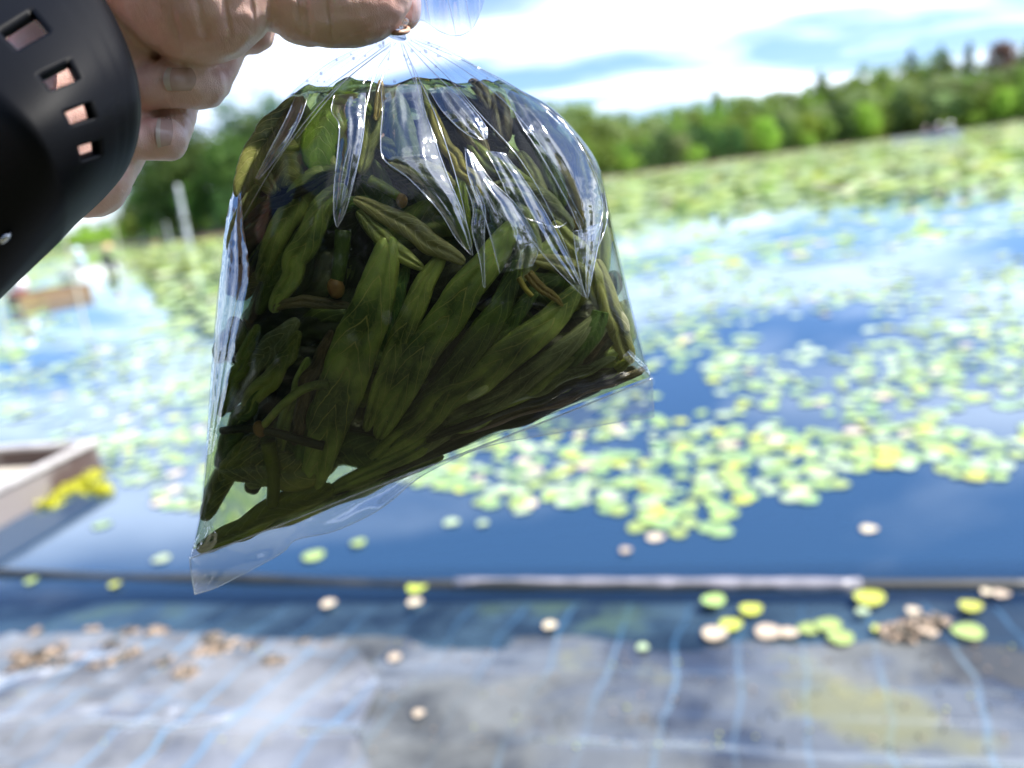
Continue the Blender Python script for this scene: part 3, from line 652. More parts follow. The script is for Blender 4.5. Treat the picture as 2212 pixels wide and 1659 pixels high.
skin_far = noise_mat('far skin', (0.45, 0.28, 0.19), (0.5, 0.32, 0.22), 6, 0.6)
cloth = lambda nme, c: noise_mat(nme, c, tuple(min(1, x*1.15) for x in c), 12, 0.85)
def person(loc, face, height, shirt, trousers, hat, label, lean=0.5, hatc=None):
    """seated, leaning figure built on a skin-modifier skeleton; face = azimuth it faces"""
    fx = Vector((math.sin(face), math.cos(face), 0)); sx = Vector((fx.y, -fx.x, 0)); Z = Vector((0, 0, 1)); k = height/1.6
    e = empty('person', loc); tag(e, label, 'person')
    def Pt(f, s, z): return Vector(loc)+fx*f*k+sx*s*k+Z*z*k
    sh = (lean*0.42, 0.80-lean*0.12)
    J = [(Pt(0, 0, .34), .13), (Pt(sh[0]*.5, 0, .56), .125), (Pt(sh[0], 0, sh[1]), .13), (Pt(sh[0]+.06, 0, sh[1]+.11), .055), (Pt(sh[0]+.10, 0, sh[1]+.22), .095), (Pt(sh[0]+.11, 0, sh[1]+.30), .07),
         (Pt(sh[0], .17, sh[1]), .06), (Pt(sh[0]+.12, .22, sh[1]-.25), .045), (Pt(sh[0]+.36, .16, sh[1]-.36), .035), (Pt(sh[0]+.44, .15, sh[1]-.39), .03),
         (Pt(sh[0], -.17, sh[1]), .06), (Pt(sh[0]+.12, -.22, sh[1]-.25), .045), (Pt(sh[0]+.36, -.16, sh[1]-.36), .035), (Pt(sh[0]+.44, -.15, sh[1]-.39), .03),
         (Pt(.42, .12, .40), .075), (Pt(.46, .13, .04), .05), (Pt(.56, .13, .0), .04), (Pt(.42, -.12, .40), .075), (Pt(.46, -.13, .04), .05), (Pt(.56, -.13, .0), .04)]
    ed = [(0, 1), (1, 2), (2, 3), (3, 4), (4, 5), (2, 6), (6, 7), (7, 8), (8, 9), (2, 10), (10, 11), (11, 12), (12, 13), (0, 14), (14, 15), (15, 16), (0, 17), (17, 18), (18, 19)]
    me = bpy.data.meshes.new('body'); me.from_pydata([tuple(j[0]) for j in J], ed, []); o = link('body', me, None, None)
    md = o.modifiers.new('skin', 'SKIN')
    if not me.skin_vertices: bpy.context.view_layer.objects.active = o
    for i, sv in enumerate(me.skin_vertices[0].data): sv.radius = (J[i][1]*k, J[i][1]*k); sv.use_root = (i == 0)
    o.modifiers.new('sub', 'SUBSURF').render_levels = 1; o.modifiers['sub'].levels = 1
    mt, nt, b = mat_new('figure clothes'); co = N(nt, 'ShaderNodeTexCoord'); s = N(nt, 'ShaderNodeSeparateXYZ'); nt.links.new(co.outputs['Object'], s.inputs[0])
    z = MATH(nt, 'SUBTRACT', s.outputs[2], loc[2])
    c = RAMP(nt, MATH(nt, 'DIVIDE', z, 1.2*k), [(0.0, trousers), (0.33, trousers), (0.35, shirt), ((sh[1]+.03)/1.2, shirt), ((sh[1]+.06)/1.2, (0.45, 0.28, 0.2))]); nt.links.new(c, b.inputs['Base Color']); b.inputs['Roughness'].default_value = 0.85
    me.materials.append(mt)
    dg = bpy.context.evaluated_depsgraph_get(); me2 = bpy.data.meshes.new_from_object(o.evaluated_get(dg)); o.modifiers.clear(); o.data = me2
    me2.polygons.foreach_set('use_smooth', [True]*len(me2.polygons)); child_fix(o, e)
    if hat:
        c = Pt(sh[0]+.11, 0, sh[1]+.27); vs_ = []
        for (r_, z_) in ((0.26, -.02), (0.2, .01), (.12, .035), (.11, .10), (.07, .135), (0.005, .14)):
            for i in range(16): a = i/16*6.283; vs_.append(c+Vector((math.cos(a)*r_*k, math.sin(a)*r_*k, z_*k)))
        child_fix(pydata('hat', vs_, grid_faces(6, 16, True), cloth('hat cloth', hat)), e)
    return e
V3 = lambda p, z=0: Vector((p.x, p.y, z))
b1a, b1b = G(30, 662), G(186, 634)
punt(V3((b1a+b1b)/2), b1b-b1a, (b1b-b1a).length, 0.9, 0.34, 0.05, tan_m, wood_m, inner_m, 'brown flat boat carrying the picker in white, in the pond at the left')
p1 = G(62, 656); person((p1.x, p1.y+0.1, -0.02), R(-70), 1.6, (0.80, 0.80, 0.84), (0.5, 0.12, 0.14), (0.82, 0.82, 0.84), 'person in white bending over the side of the brown boat', 0.75)
b2a, b2b = G(150, 603), G(238, 586)
punt(V3((b2a+b2b)/2), b2b-b2a, (b2b-b2a).length, 0.9, 0.36, 0.05, white_m, white_m, inner_m, 'pale boat with two figures beyond the brown boat')
p2 = G(222, 590); person((p2.x, p2.y, -0.02), R(70), 1.65, (0.05, 0.05, 0.06), (0.04, 0.04, 0.05), (0.62, 0.45, 0.24), 'person in black with a wide straw hat in the pale boat', 0.7)
p3 = G(190, 592); person((p3.x, p3.y, -0.02), R(-60), 1.6, (0.45, 0.62, 0.72), (0.5, 0.2, 0.22), (0.6, 0.74, 0.8), 'person in light blue seated in the pale boat', 0.5)
b3a, b3b = G(278, 532), G(335, 527)
punt(V3((b3a+b3b)/2), b3b-b3a, (b3b-b3a).length, 0.9, 0.34, 0.05, wood_m, wood_m, inner_m, 'small dark boat near the left shore with a figure in navy')
p4 = G(308, 530); person((p4.x, p4.y, 0), R(60), 1.7, (0.02, 0.03, 0.12), (0.02, 0.02, 0.05), (0.12, 0.12, 0.2), 'person in navy in the small dark boat near the left shore', 0.3)
b4a, b4b = G(1935, 307), G(2065, 294)
punt(V3((b4a+b4b)/2), b4b-b4a, (b4b-b4a).length, 1.3, 0.75, 0.06, white_m, white_m, inner_m, 'long white boat in front of the wooded hill at the right')
for (x, sh, hat, lab) in ((2020, (0.55, 0.40, 0.50), (0.75, 0.7, 0.72), 'person in pink seated in the white boat at the right'), (2044, (0.82, 0.82, 0.86), (0.82, 0.80, 0.78), 'person in white with a white hat in the white boat at the right'), (1990, (0.3, 0.16, 0.24), (0.55, 0.4, 0.45), 'person in plum bending low in the white boat at the right')):
    p = G(x, 299); person((p.x, p.y, 0.15), R(80), 2.5, sh, (0.2, 0.2, 0.25), hat, lab, 0.6 if x != 1990 else 0.95)

# ================================================================== THE BAG
D0 = 0.345
SECT = [  # left edge, right edge (2212 px units), half depth in m
 ((838, 70), (880, 68), .0045), ((812, 88), (915, 86), .007), ((760, 110), (970, 108), .010), ((700, 142), (1035, 146), .014), ((648, 182), (1100, 180), .019),
 ((600, 232), (1185, 226), .025), ((556, 298), (1245, 285), .030), ((517, 372), (1292, 352), .0335), ((494, 450), (1312, 430), .036), ((480, 545), (1330, 515), .037),
 ((468, 650), (1350, 600), .037), ((459, 760), (1368, 675), .034), ((451, 870), (1384, 735), .0275), ((443, 985), (1395, 778), .0185), ((431, 1105), (1402, 800), .0095), ((410, 1203), (1408, 815), .0012)]
def sect(s): 
    v = interp([(a[0], a[1], b[0], b[1], h) for a, b, h in SECT], s); return v
PLEAT = [(0.35, 1.0, 0.05), (0.62, .8, .04), (0.84, .9, .035), (1.02, 1.1, .045), (1.22, .7, .03), (1.42, 1.2, .05), (1.60, .9, .035), (1.78, .8, .03), (1.96, 1.1, .045), (2.15, .8, .03), (2.33, .9, .04), (2.55, 1.1, .05), (2.78, .8, .05)]
def bag_pt(s, th, inset=0.0, pleat=1.0):
    """point on the bag: s 0 neck .. 1 seal, th angle; th=pi/2 faces the camera"""
    lx, ly, rx, ry, h = sect(s)
    c, sn = math.cos(th), math.sin(th)
    e = 0.80
    cc = -math.copysign(abs(c)**e, c); ss = math.copysign(abs(sn)**e, sn)
    hw = math.hypot(rx-lx, ry-ly)/2/F*D0
    k = max(0.0, 1-inset/max(hw, 0.003)); kh = max(0.0, 1-inset/max(h, 0.002))
    px = (lx+rx)/2 + (rx-lx)/2*cc*k; py = (ly+ry)/2+(ry-ly)/2*cc*k
    d = D0 - h*ss*kh
    # pleats radiating from the neck
    amp = pleat*min(1, s/0.06)*math.exp(-(max(0, s-0.12)/0.17)**2)
    if amp > 0.01:
        q = th % math.pi; side = 0 if th < math.pi else 0.13
        g = 0.0
        for (t0, a, w) in PLEAT:
            t = t0+side
            x = (q-t)/(w*(1.25-0.35*min(1, s/0.4)))
            if abs(x) < 4: g += a*(math.exp(-x*x*0.5)-0.35*math.exp(-(x-2.2)**2*0.5))
        g += 0.25*math.sin(q*61+s*4)*math.exp(-s/0.2)
        dd = 0.0033*amp*g*min(1, hw/0.05+0.25)
        d -= dd*ss; 
        n_ = 7*amp*g*min(1, hw/0.05); px += cc*n_*0.6*abs(ss)
    # wrinkles
    v = Vector((px*0.006, py*0.004, 1.3 if sn > 0 else 7.1))
    d += 0.0011*mnoise.noise(v*1.3)*min(1, h/0.01) + 0.0005*mnoise.noise(v*4.1)*min(1, h/0.01)
    py += 6*mnoise.noise(Vector((th*3, s*6, 2)))*min(1, s/.2)*(1-s)
    return px, py, d
NS, NT = 190, 340
film = bpy.data.materials.new('clear film'); film.use_nodes = True; nt = film.node_tree; nt.nodes.clear()
def film_nodes(nt, base=0.03, mul=1.5, tint=(0.94, 0.955, 0.98), rough=0.035, bstr=0.25, haze=0.05):
    co = N(nt, 'ShaderNodeTexCoord')
    n = N(nt, 'ShaderNodeTexNoise', Scale=70.0, Detail=4.0, Distortion=0.8); nt.links.new(co.outputs['Object'], n.inputs['Vector'])
    bn = N(nt, 'ShaderNodeBump', Strength=bstr, Distance=0.0012); nt.links.new(n.outputs[0], bn.inputs['Height'])
    lw = N(nt, 'ShaderNodeFresnel', IOR=1.5); gb_ = N(nt, 'ShaderNodeNewGeometry'); nt.links.new(MATH(nt, 'SUBTRACT', 1.5, MATH(nt, 'MULTIPLY', gb_.outputs['Backfacing'], 1.5-1/1.5)), lw.inputs['IOR']); nt.links.new(bn.outputs[0], lw.inputs['Normal'])
    lf = N(nt, 'ShaderNodeLayerWeight', Blend=0.25)
    gl = N(nt, 'ShaderNodeBsdfGlossy', Roughness=rough); nt.links.new(bn.outputs[0], gl.inputs['Normal'])
    tr = N(nt, 'ShaderNodeBsdfTransparent'); tr.inputs[0].default_value = (*tint, 1)
    df = N(nt, 'ShaderNodeBsdfTranslucent'); df.inputs[0].default_value = (0.9, 0.92, 0.95, 1)
    df2 = N(nt, 'ShaderNodeBsdfDiffuse'); df2.inputs[0].default_value = (0.9, 0.92, 0.95, 1)
    dm = N(nt, 'ShaderNodeMixShader'); dm.inputs[0].default_value = 0.5; nt.links.new(df.outputs[0], dm.inputs[1]); nt.links.new(df2.outputs[0], dm.inputs[2])
    m0 = N(nt, 'ShaderNodeMixShader'); m0.inputs[0].default_value = haze; nt.links.new(tr.outputs[0], m0.inputs[1]); nt.links.new(dm.outputs[0], m0.inputs[2])
    fc = MATH(nt, 'ADD', MATH(nt, 'MULTIPLY', lw.outputs[0], mul), base, True)
    mx = N(nt, 'ShaderNodeMixShader'); nt.links.new(fc, mx.inputs[0]); nt.links.new(m0.outputs[0], mx.inputs[1]); nt.links.new(gl.outputs[0], mx.inputs[2])
    o = N(nt, 'ShaderNodeOutputMaterial'); nt.links.new(mx.outputs[0], o.inputs[0])
film_nodes(nt, 0.0, 0.60, (0.89, 0.90, 0.94), haze=0.004, bstr=0.15)
foldm = bpy.data.materials.new('folded film over an air pocket'); foldm.use_nodes = True; foldm.node_tree.nodes.clear()
film_nodes(foldm.node_tree, 0.22, 1.0, (0.9, 0.93, 0.97), 0.04, 0.3, 0.02)
edgem = bpy.data.materials.new('film crease'); edgem.use_nodes = True; edgem.node_tree.nodes.clear()
film_nodes(edgem.node_tree, 0.30, 1.2, (0.9, 0.94, 0.98), 0.10, 0.1, 0.10)

bag = empty('plastic_bag', W(860, 70, D0))
tag(bag, 'clear knotted plastic bag full of greenish water and rolled leaves, hanging from the fingers', 'plastic bag')
vs_ = [W(*bag_pt(i/(NS-1), 2*math.pi*j/NT)) for i in range(NS) for j in range(NT)]
child_fix(pydata('bag_film', vs_, grid_faces(NS, NT, True), film), bag)

# water inside: starts at the scalloped water line
def wl(th):
    """s of the water line around the bag"""
    q = th if th < math.pi else 2*math.pi-th
    base = 0.268
    a = 0.020*math.sin(q*9.5+0.6)+0.011*math.sin(q*21+1.9) + 0.012*mnoise.noise(Vector((q*5, 0, 3)))
    lx, ly, rx, ry, h = sect(base)
    return base + a*0.6 + (0.022 if q < 0.9 else 0.0) - 0.010*math.sin(q)
NW, NT2 = 130, 260
wat = []
for i in range(NW):
    f = i/(NW-1)
    for j in range(NT2):
        th = 2*math.pi*j/NT2; s0 = wl(th); s = s0+(0.985-s0)*f
        wat.append(W(*bag_pt(s, th, 0.0007, 0.95)))
c = sum((wat[j] for j in range(NT2)), Vector())/NT2; cb = sum((wat[(NW-1)*NT2+j] for j in range(NT2)), Vector())/NT2
ring_in = []
fs = grid_faces(NW, NT2, True)
# close the top with two inner rings and a centre vertex
base_i = len(wat)
for q, dz in ((0.93, 0.0006), (0.5, 0.0008)):
    for j in range(NT2): wat.append(c.lerp(wat[j], q)+Vector((0, 0, -0.0010)))
wat.append(c+Vector((0, 0, -0.001))); ci = len(wat)-1
for j in range(NT2):
    k = (j+1) % NT2
    fs.append((base_i+j, base_i+k, k, j)); fs.append((base_i+NT2+j, base_i+NT2+k, base_i+k, base_i+j)); fs.append((ci, base_i+NT2+k, base_i+NT2+j))
wat.append(cb); cj = len(wat)-1
for j in range(NT2): fs.append(((NW-1)*NT2+j, (NW-1)*NT2+(j+1) % NT2, cj))
wm = bpy.data.materials.new('bag water'); wm.use_nodes = True; nt = wm.node_tree; nt.nodes.clear()
rf = N(nt, 'ShaderNodeBsdfRefraction', IOR=1.12, Roughness=0.0); rf.inputs[0].default_value = (0.80, 0.83, 0.66, 1)
tp = N(nt, 'ShaderNodeBsdfTransparent'); tp.inputs[0].default_value = (0.78, 0.82, 0.58, 1)
gl = N(nt, 'ShaderNodeBsdfGlossy', Roughness=0.02); frn = N(nt, 'ShaderNodeFresnel', IOR=1.12)
m1 = N(nt, 'ShaderNodeMixShader'); m1.inputs[0].default_value = 0.3; nt.links.new(rf.outputs[0], m1.inputs[1]); nt.links.new(tp.outputs[0], m1.inputs[2])
m2 = N(nt, 'ShaderNodeMixShader'); nt.links.new(frn.outputs[0], m2.inputs[0]); nt.links.new(m1.outputs[0], m2.inputs[1]); nt.links.new(gl.outputs[0], m2.inputs[2])
o = N(nt, 'ShaderNodeOutputMaterial'); nt.links.new(m2.outputs[0], o.inputs[0])
bw = pydata('bag_water', wat, fs, wm)
bm = bmesh.new(); bm.from_mesh(bw.data); bmesh.ops.recalc_face_normals(bm, faces=bm.faces); bm.to_mesh(bw.data); bm.free()
bw.data.polygons.foreach_set('use_smooth', [True]*len(bw.data.polygons))
tag(bw, 'clear yellowish green water filling the bag up to a scalloped line below the knot', 'water')

# lookup: front surface depth of the bag below a pixel
kd_pts = [(bag_pt(i/240, math.pi*(0.01+0.98*j/160), 0, 0.0)) for i in range(241) for j in range(161)]
kd = kdtree.KDTree(len(kd_pts))
for i, p in enumerate(kd_pts): kd.insert((p[0], p[1], 0), i)
kd.balance()
def fdepth(px, py):
    r = kd.find_n((px, py, 0), 4); w = [1/(x[2]+0.5) for x in r]
    return sum(kd_pts[x[1]][2]*k for x, k in zip(r, w))/sum(w)
def halfd(px, py): return max(0.0, D0-fdepth(px, py))

# hem of welded film under the seal
hem = []
top = [(410, 1203), (500, 1172), (640, 1117), (800, 1053), (960, 992), (1120, 930), (1280, 866), (1408, 815)]
low = [(421, 1284), (500, 1250), (600, 1204), (650, 1166), (700, 1150), (800, 1110), (862, 1066), (960, 1000), (1010, 968), (1120, 948), (1250, 934), (1330, 912), (1413, 901)]
low2 = [(421, 1284), (470, 1268), (560, 1222), (612, 1192), (640, 1166), (720, 1148), (800, 1112), (850, 1078), (900, 1035), (985, 990), (1060, 962), (1190, 938), (1300, 918), (1413, 901)]
nr, nc = 14, 120
for i in range(nr):
    for j in range(nc):
        u = j/(nc-1); a = interp(top, u); b_ = interp(low2, u); v = i/(nr-1)
        px = a[0]+(b_[0]-a[0])*v; py = a[1]+(b_[1]-a[1])*v
        hem.append(W(px, py, D0+0.004*v*math.sin(u*9)+0.0015*mnoise.noise(Vector((u*14, v*2, 0)))*v))
hemm = bpy.data.materials.new('welded hem film'); hemm.use_nodes = True; hemm.node_tree.nodes.clear()
film_nodes(hemm.node_tree, 0.12, 1.4, (0.88, 0.92, 0.97), 0.05, 0.3, 0.18)
ho = child_fix(pydata('bottom_hem', hem, grid_faces(nr, nc), hemm), bag)
def crease(pts, r, mt, nm='crease', par=None, taper=True, n=None, off=0.0006, surf=True):
    n = n or max(14, len(pts)*8); P_ = []
    for i in range(n):
        x = interp([tuple(p) for p in pts], i/(n-1)); d = (fdepth(x[0], x[1])-off) if surf else (x[2] if len(x) > 2 else D0)
        P_.append(W(x[0], x[1], d))
    rad = [r*(0.25+0.75*math.sin(math.pi*min(1, max(0, i/(n-1)))) if taper else 1) for i in range(n)]
    return child_fix(tube(nm, P_, rad, mt, None, 6), par or bag)
crease([(x, y, D0-0.0002) for x, y in low2], 0.00022, edgem, 'hem_edge', None, False, 90, surf=False)
crease([(x, y+3, D0-0.0015) for x, y in top], 0.0004, edgem, 'seal_line', None, False, 90, surf=False)
crease([(410, 1203, D0), (414, 1245, D0), (421, 1284, D0)], 0.0003, edgem, 'hem_edge', None, False, 12, surf=False)
crease([(1408, 815, D0), (1411, 860, D0), (1413, 901, D0)], 0.0002, edgem, 'hem_edge', None, False, 12, surf=False)

# folds: strips of film that stand off the leaves over trapped air
FOLDS = [
 ([(722, 205), (716, 240), (732, 268), (730, 320), (722, 400), (721, 460), (727, 490)], [(790, 200), (788, 240), (786, 280), (778, 330), (762, 400), (745, 460), (729, 491)]),
 ([(822, 182), (826, 240), (822, 300), (830, 345), (882, 385), (948, 455), (985, 515), (1018, 551)], [(908, 182), (918, 240), (936, 290), (952, 340), (975, 400), (998, 455), (1015, 510), (1021, 551)]),
 ([(925, 190), (950, 232), (982, 268), (1012, 292), (1040, 303)], [(980, 186), (1010, 222), (1035, 252), (1052, 280), (1052, 300)]),
 ([(1004, 318), (1012, 380), (1040, 450), (1062, 520), (1072, 560), (1080, 590)], [(1020, 330), (1062, 390), (1112, 440), (1150, 500), (1162, 540), (1150, 575)]),
 ([(1050, 325), (1078, 380), (1105, 440), (1150, 520), (1200, 580), (1262, 642)], [(1090, 330), (1130, 385), (1172, 450), (1210, 520), (1240, 580), (1268, 642)]),
 ([(1090, 190), (1120, 260), (1165, 330), (1205, 400), (1232, 450), (1262, 520)], [(1155, 215), (1215, 262), (1262, 330), (1292, 400), (1302, 460), (1284, 520)]),
 ([(1238, 500), (1246, 560), (1256, 610), (1266, 645)], [(1302, 480), (1290, 540), (1278, 600), (1270, 646)]),
 ([(1006, 400), (1022, 450), (1020, 500), (1036, 560), (1044, 620)], [(1030, 402), (1048, 450), (1046, 500), (1046, 560), (1048, 622)]),
 ([(640, 205), (615, 262), (580, 330), (552, 385)], [(668, 200), (646, 262), (606, 330), (560, 388)]),
 ([(508, 392), (488, 480), (474, 620), (462, 760), (450, 900), (446, 985)], [(520, 396), (526, 490), (538, 590), (512, 720), (488, 850), (462, 975)]),
 ([(1345, 770), (1365, 790), (1385, 805), (1402, 812)], [(1360, 755), (1380, 775), (1396, 790), (1406, 806)]),
 ([(412, 1200), (420, 1170), (438, 1140), (440, 1120)], [(418, 1206), (455, 1188), (470, 1160), (452, 1122)]),
]
for k, (l, r_) in enumerate(FOLDS):
    nr, nc = max(40, len(l)*14), 16; vs_ = []
    for i in range(nr):
        t = i/(nr-1); a = interp(l, t); b_ = interp(r_, t); wpx = math.hypot(b_[0]-a[0], b_[1]-a[1])
        env = math.sin(math.pi*min(1, 0.12+t*0.88))
        for j in range(nc):
            v = j/(nc-1); jag = (3.5*mnoise.noise(Vector((t*22, k*3.1+v*0.2, 0))))*(1 if wpx > 25 else 0.3)
            px = a[0]+(b_[0]-a[0])*v+jag*(2*v-1); py = a[1]+(b_[1]-a[1])*v
            hgt = wpx/F*D0*((0.20 if k != 9 else -0.10)*math.sin(math.pi*v)*(0.4+0.6*env)) + 0.0009*mnoise.noise(Vector((v*4+k, t*7, 2)))*(min(1, wpx/50) if k != 9 else 0)*math.sin(math.pi*v)
            hgt += 0.0006*math.sin(v*17+k+3*t)*math.sin(math.pi*v)*min(1, wpx/60)
            vs_.append(W(px, py, fdepth(px, py)-0.0008-hgt*0.8))
    child_fix(pydata('fold', vs_, grid_faces(nr, nc), foldm), bag)
    if k < 9:
        for side in (l, r_): crease(side, 0.00034, edgem, off=0.0012)
for pts in ([(860, 90), (800, 130), (700, 215), (600, 345), (520, 480)], [(856, 92), (810, 160), (788, 250), (770, 360), (734, 480)], [(868, 92), (905, 170), (945, 260), (990, 400), (1021, 548)],
            [(880, 90), (960, 160), (1040, 250), (1120, 340), (1190, 460), (1266, 640)], [(885, 86), (985, 140), (1090, 220), (1180, 330), (1250, 460), (1290, 530)], [(885, 82), (1000, 130), (1130, 200), (1240, 300), (1302, 400)],
            [(865, 90), (880, 140), (905, 200)], [(850, 90), (835, 140), (815, 200)], [(845, 90), (775, 140), (690, 200)], [(852, 90), (740, 180), (640, 300)], [(875, 90), (930, 150), (1010, 230), (1046, 290)], [(870, 92), (895, 160), (915, 250)],
            [(1300, 390), (1312, 470), (1290, 540)], [(1130, 470), (1200, 490), (1225, 480)]):
    crease(pts, 0.00028, edgem, off=0.0009)

# knot with its tie, and the loose top of the bag
crs = []
tuft = []
nr, nc = 50, 90
for i in range(nr):
    v = i/(nr-1)
    for j in range(nc):
        u = j/(nc-1)
        a = interp([(862, 62), (884, 52), (912, 44), (950, 68), (985, 78), (1018, 64), (1036, 30), (1056, -30)], u); b_ = (850+225*u, -190)
        px = a[0]+(b_[0]-a[0])*v; py = a[1]+(b_[1]-a[1])*v+2*math.sin(u*33)*(1-v)
        d = D0+0.007+0.0028*math.sin(u*19+v*1.2)*min(1, u*3+v)+0.001*math.sin(u*47+v*4)
        tuft.append(W(px, py, d))
tuftm = bpy.data.materials.new('gathered film'); tuftm.use_nodes = True; tuftm.node_tree.nodes.clear()
film_nodes(tuftm.node_tree, 0.05, 0.9, (0.78, 0.82, 0.90), 0.05, 0.3, 0.16)
child_fix(pydata('loose_top', tuft, grid_faces(nr, nc), tuftm), bag)
for q in ([(862, 62), (884, 52), (912, 44), (950, 68), (985, 78), (1018, 64), (1036, 30), (1056, -30)], [(985, 78), (975, 30), (960, -30)], [(1018, 64), (1010, 20), (1000, -40)], [(930, 52), (920, 0), (915, -40)]):
    crease([(x, y, D0+0.0065) for x, y in q], 0.00025, edgem, None or 'crease', None, True, 40, surf=False)
tie_m = noise_mat('orange tie', (0.48, 0.26, 0.17), (0.6, 0.36, 0.26), 40, 0.4)
tp_ = [W(858+24*math.cos(a), 64+7*math.sin(a), D0-0.0055*math.sin(a)) for a in [i/24*6.2832 for i in range(25)]]
child_fix(tube('tie', tp_, 0.0011, tie_m, None, 8), bag)
crs = [W(846+28*t, 70-8*t, D0) for t in (0, 1)]
kn = [W(860+ (i-6)*0.5, 78-i*3, D0) for i in range(13)]
child_fix(tube('neck', kn, [0.0045-0.0016*math.sin(math.pi*i/12) for i in range(13)], hemm, None, 16), bag)

# ------------------------------------------------------------------ rolled leaves in the bag
def leaf_mat(name, c1, c2, vein, rough=0.45, tr=0.12):
    mt, nt, b = mat_new(name)
    uv = N(nt, 'ShaderNodeUVMap'); s = N(nt, 'ShaderNodeSeparateXYZ'); nt.links.new(uv.outputs[0], s.inputs[0])
    co = N(nt, 'ShaderNodeTexCoord')
    n = N(nt, 'ShaderNodeTexNoise', Scale=55.0, Detail=5.0); nt.links.new(co.outputs['Object'], n.inputs['Vector'])
    n2 = N(nt, 'ShaderNodeTexNoise', Scale=170.0, Detail=3.0); nt.links.new(co.outputs['Object'], n2.inputs['Vector'])
    # side veins: chevrons across the leaf; fine net from voronoi edges
    ab = MATH(nt, 'ABSOLUTE', MATH(nt, 'SUBTRACT', s.outputs[0], 0.5))
    ch = MATH(nt, 'ADD', MATH(nt, 'ADD', MATH(nt, 'MULTIPLY', s.outputs[1], 9.0), MATH(nt, 'MULTIPLY', ab, -5.0)), MATH(nt, 'MULTIPLY', n.outputs[0], 1.4))
    fr = MATH(nt, 'ABSOLUTE', MATH(nt, 'SUBTRACT', MATH(nt, 'FRACT', ch), 0.5))
    v1 = RAMP(nt, fr, [(0.0, 1.0), (0.03, 0.7), (0.06, 0.0)])
    vo = N(nt, 'ShaderNodeTexVoronoi', feature='DISTANCE_TO_EDGE', Scale=210.0)
    va = nt.nodes.new('ShaderNodeVectorMath'); va.operation = 'MULTIPLY_ADD'; nt.links.new(n.outputs['Color'], va.inputs[0]); va.inputs[1].default_value = (0.012, 0.012, 0.012); nt.links.new(co.outputs['Object'], va.inputs[2]); nt.links.new(va.outputs[0], vo.inputs['Vector'])
    v2 = RAMP(nt, vo.outputs[0], [(0.0, 0.30), (0.05, 0.0)])
    vv = MATH(nt, 'MAXIMUM', v1, v2)
    c = RAMP(nt, n.outputs[0], [(0.36, c1), (0.64, c2)])
    oi = N(nt, 'ShaderNodeObjectInfo'); hs = N(nt, 'ShaderNodeHueSaturation'); nt.links.new(c, hs.inputs['Color'])
    nt.links.new(MATH(nt, 'ADD', MATH(nt, 'MULTIPLY', oi.outputs['Random'], 0.5), 0.75), hs.inputs['Value'])
    nt.links.new(MATH(nt, 'ADD', MATH(nt, 'MULTIPLY', oi.outputs['Random'], 0.05), 0.475), hs.inputs['Hue'])
    c = MIX(nt, MATH(nt, 'MULTIPLY', vv, 0.85), hs.outputs[0], vein)
    nt.links.new(c, b.inputs['Base Color']); b.inputs['Roughness'].default_value = rough
    bump(nt, b, MATH(nt, 'ADD', MATH(nt, 'MULTIPLY', n2.outputs[0], 0.6), MATH(nt, 'MULTIPLY', vv, 0.6)), 0.5, 0.0008)
    o = nt.nodes['Material Output']; t_ = N(nt, 'ShaderNodeBsdfTranslucent'); nt.links.new(c, t_.inputs[0])
    mx = N(nt, 'ShaderNodeMixShader'); mx.inputs[0].default_value = tr
    nt.links.new(b.outputs[0], mx.inputs[1]); nt.links.new(t_.outputs[0], mx.inputs[2]); nt.links.new(mx.outputs[0], o.inputs[0])
    return mt
LF = dict(olive=leaf_mat('leaf olive', (0.060, 0.085, 0.020), (0.32, 0.36, 0.09), (0.46, 0.42, 0.15)),
          green=leaf_mat('leaf green', (0.03, 0.065, 0.010), (0.075, 0.13, 0.02), (0.20, 0.25, 0.07)),
          bright=leaf_mat('leaf bright', (0.15, 0.22, 0.02), (0.26, 0.33, 0.035), (0.35, 0.38, 0.10), 0.4, 0.35),
          gold=leaf_mat('leaf gold', (0.22, 0.15, 0.035), (0.36, 0.26, 0.06), (0.45, 0.36, 0.14)),
          grey=leaf_mat('leaf grey green', (0.10, 0.12, 0.06), (0.24, 0.27, 0.15), (0.45, 0.45, 0.28)),
          brown=leaf_mat('leaf brown', (0.045, 0.032, 0.020), (0.12, 0.085, 0.05), (0.20, 0.15, 0.09)),
          pale=leaf_mat('leaf pale', (0.24, 0.24, 0.08), (0.48, 0.46, 0.19), (0.62, 0.58, 0.32)),
          dark=leaf_mat('leaf dark', (0.005, 0.007, 0.002), (0.018, 0.021, 0.006), (0.04, 0.045, 0.015)))
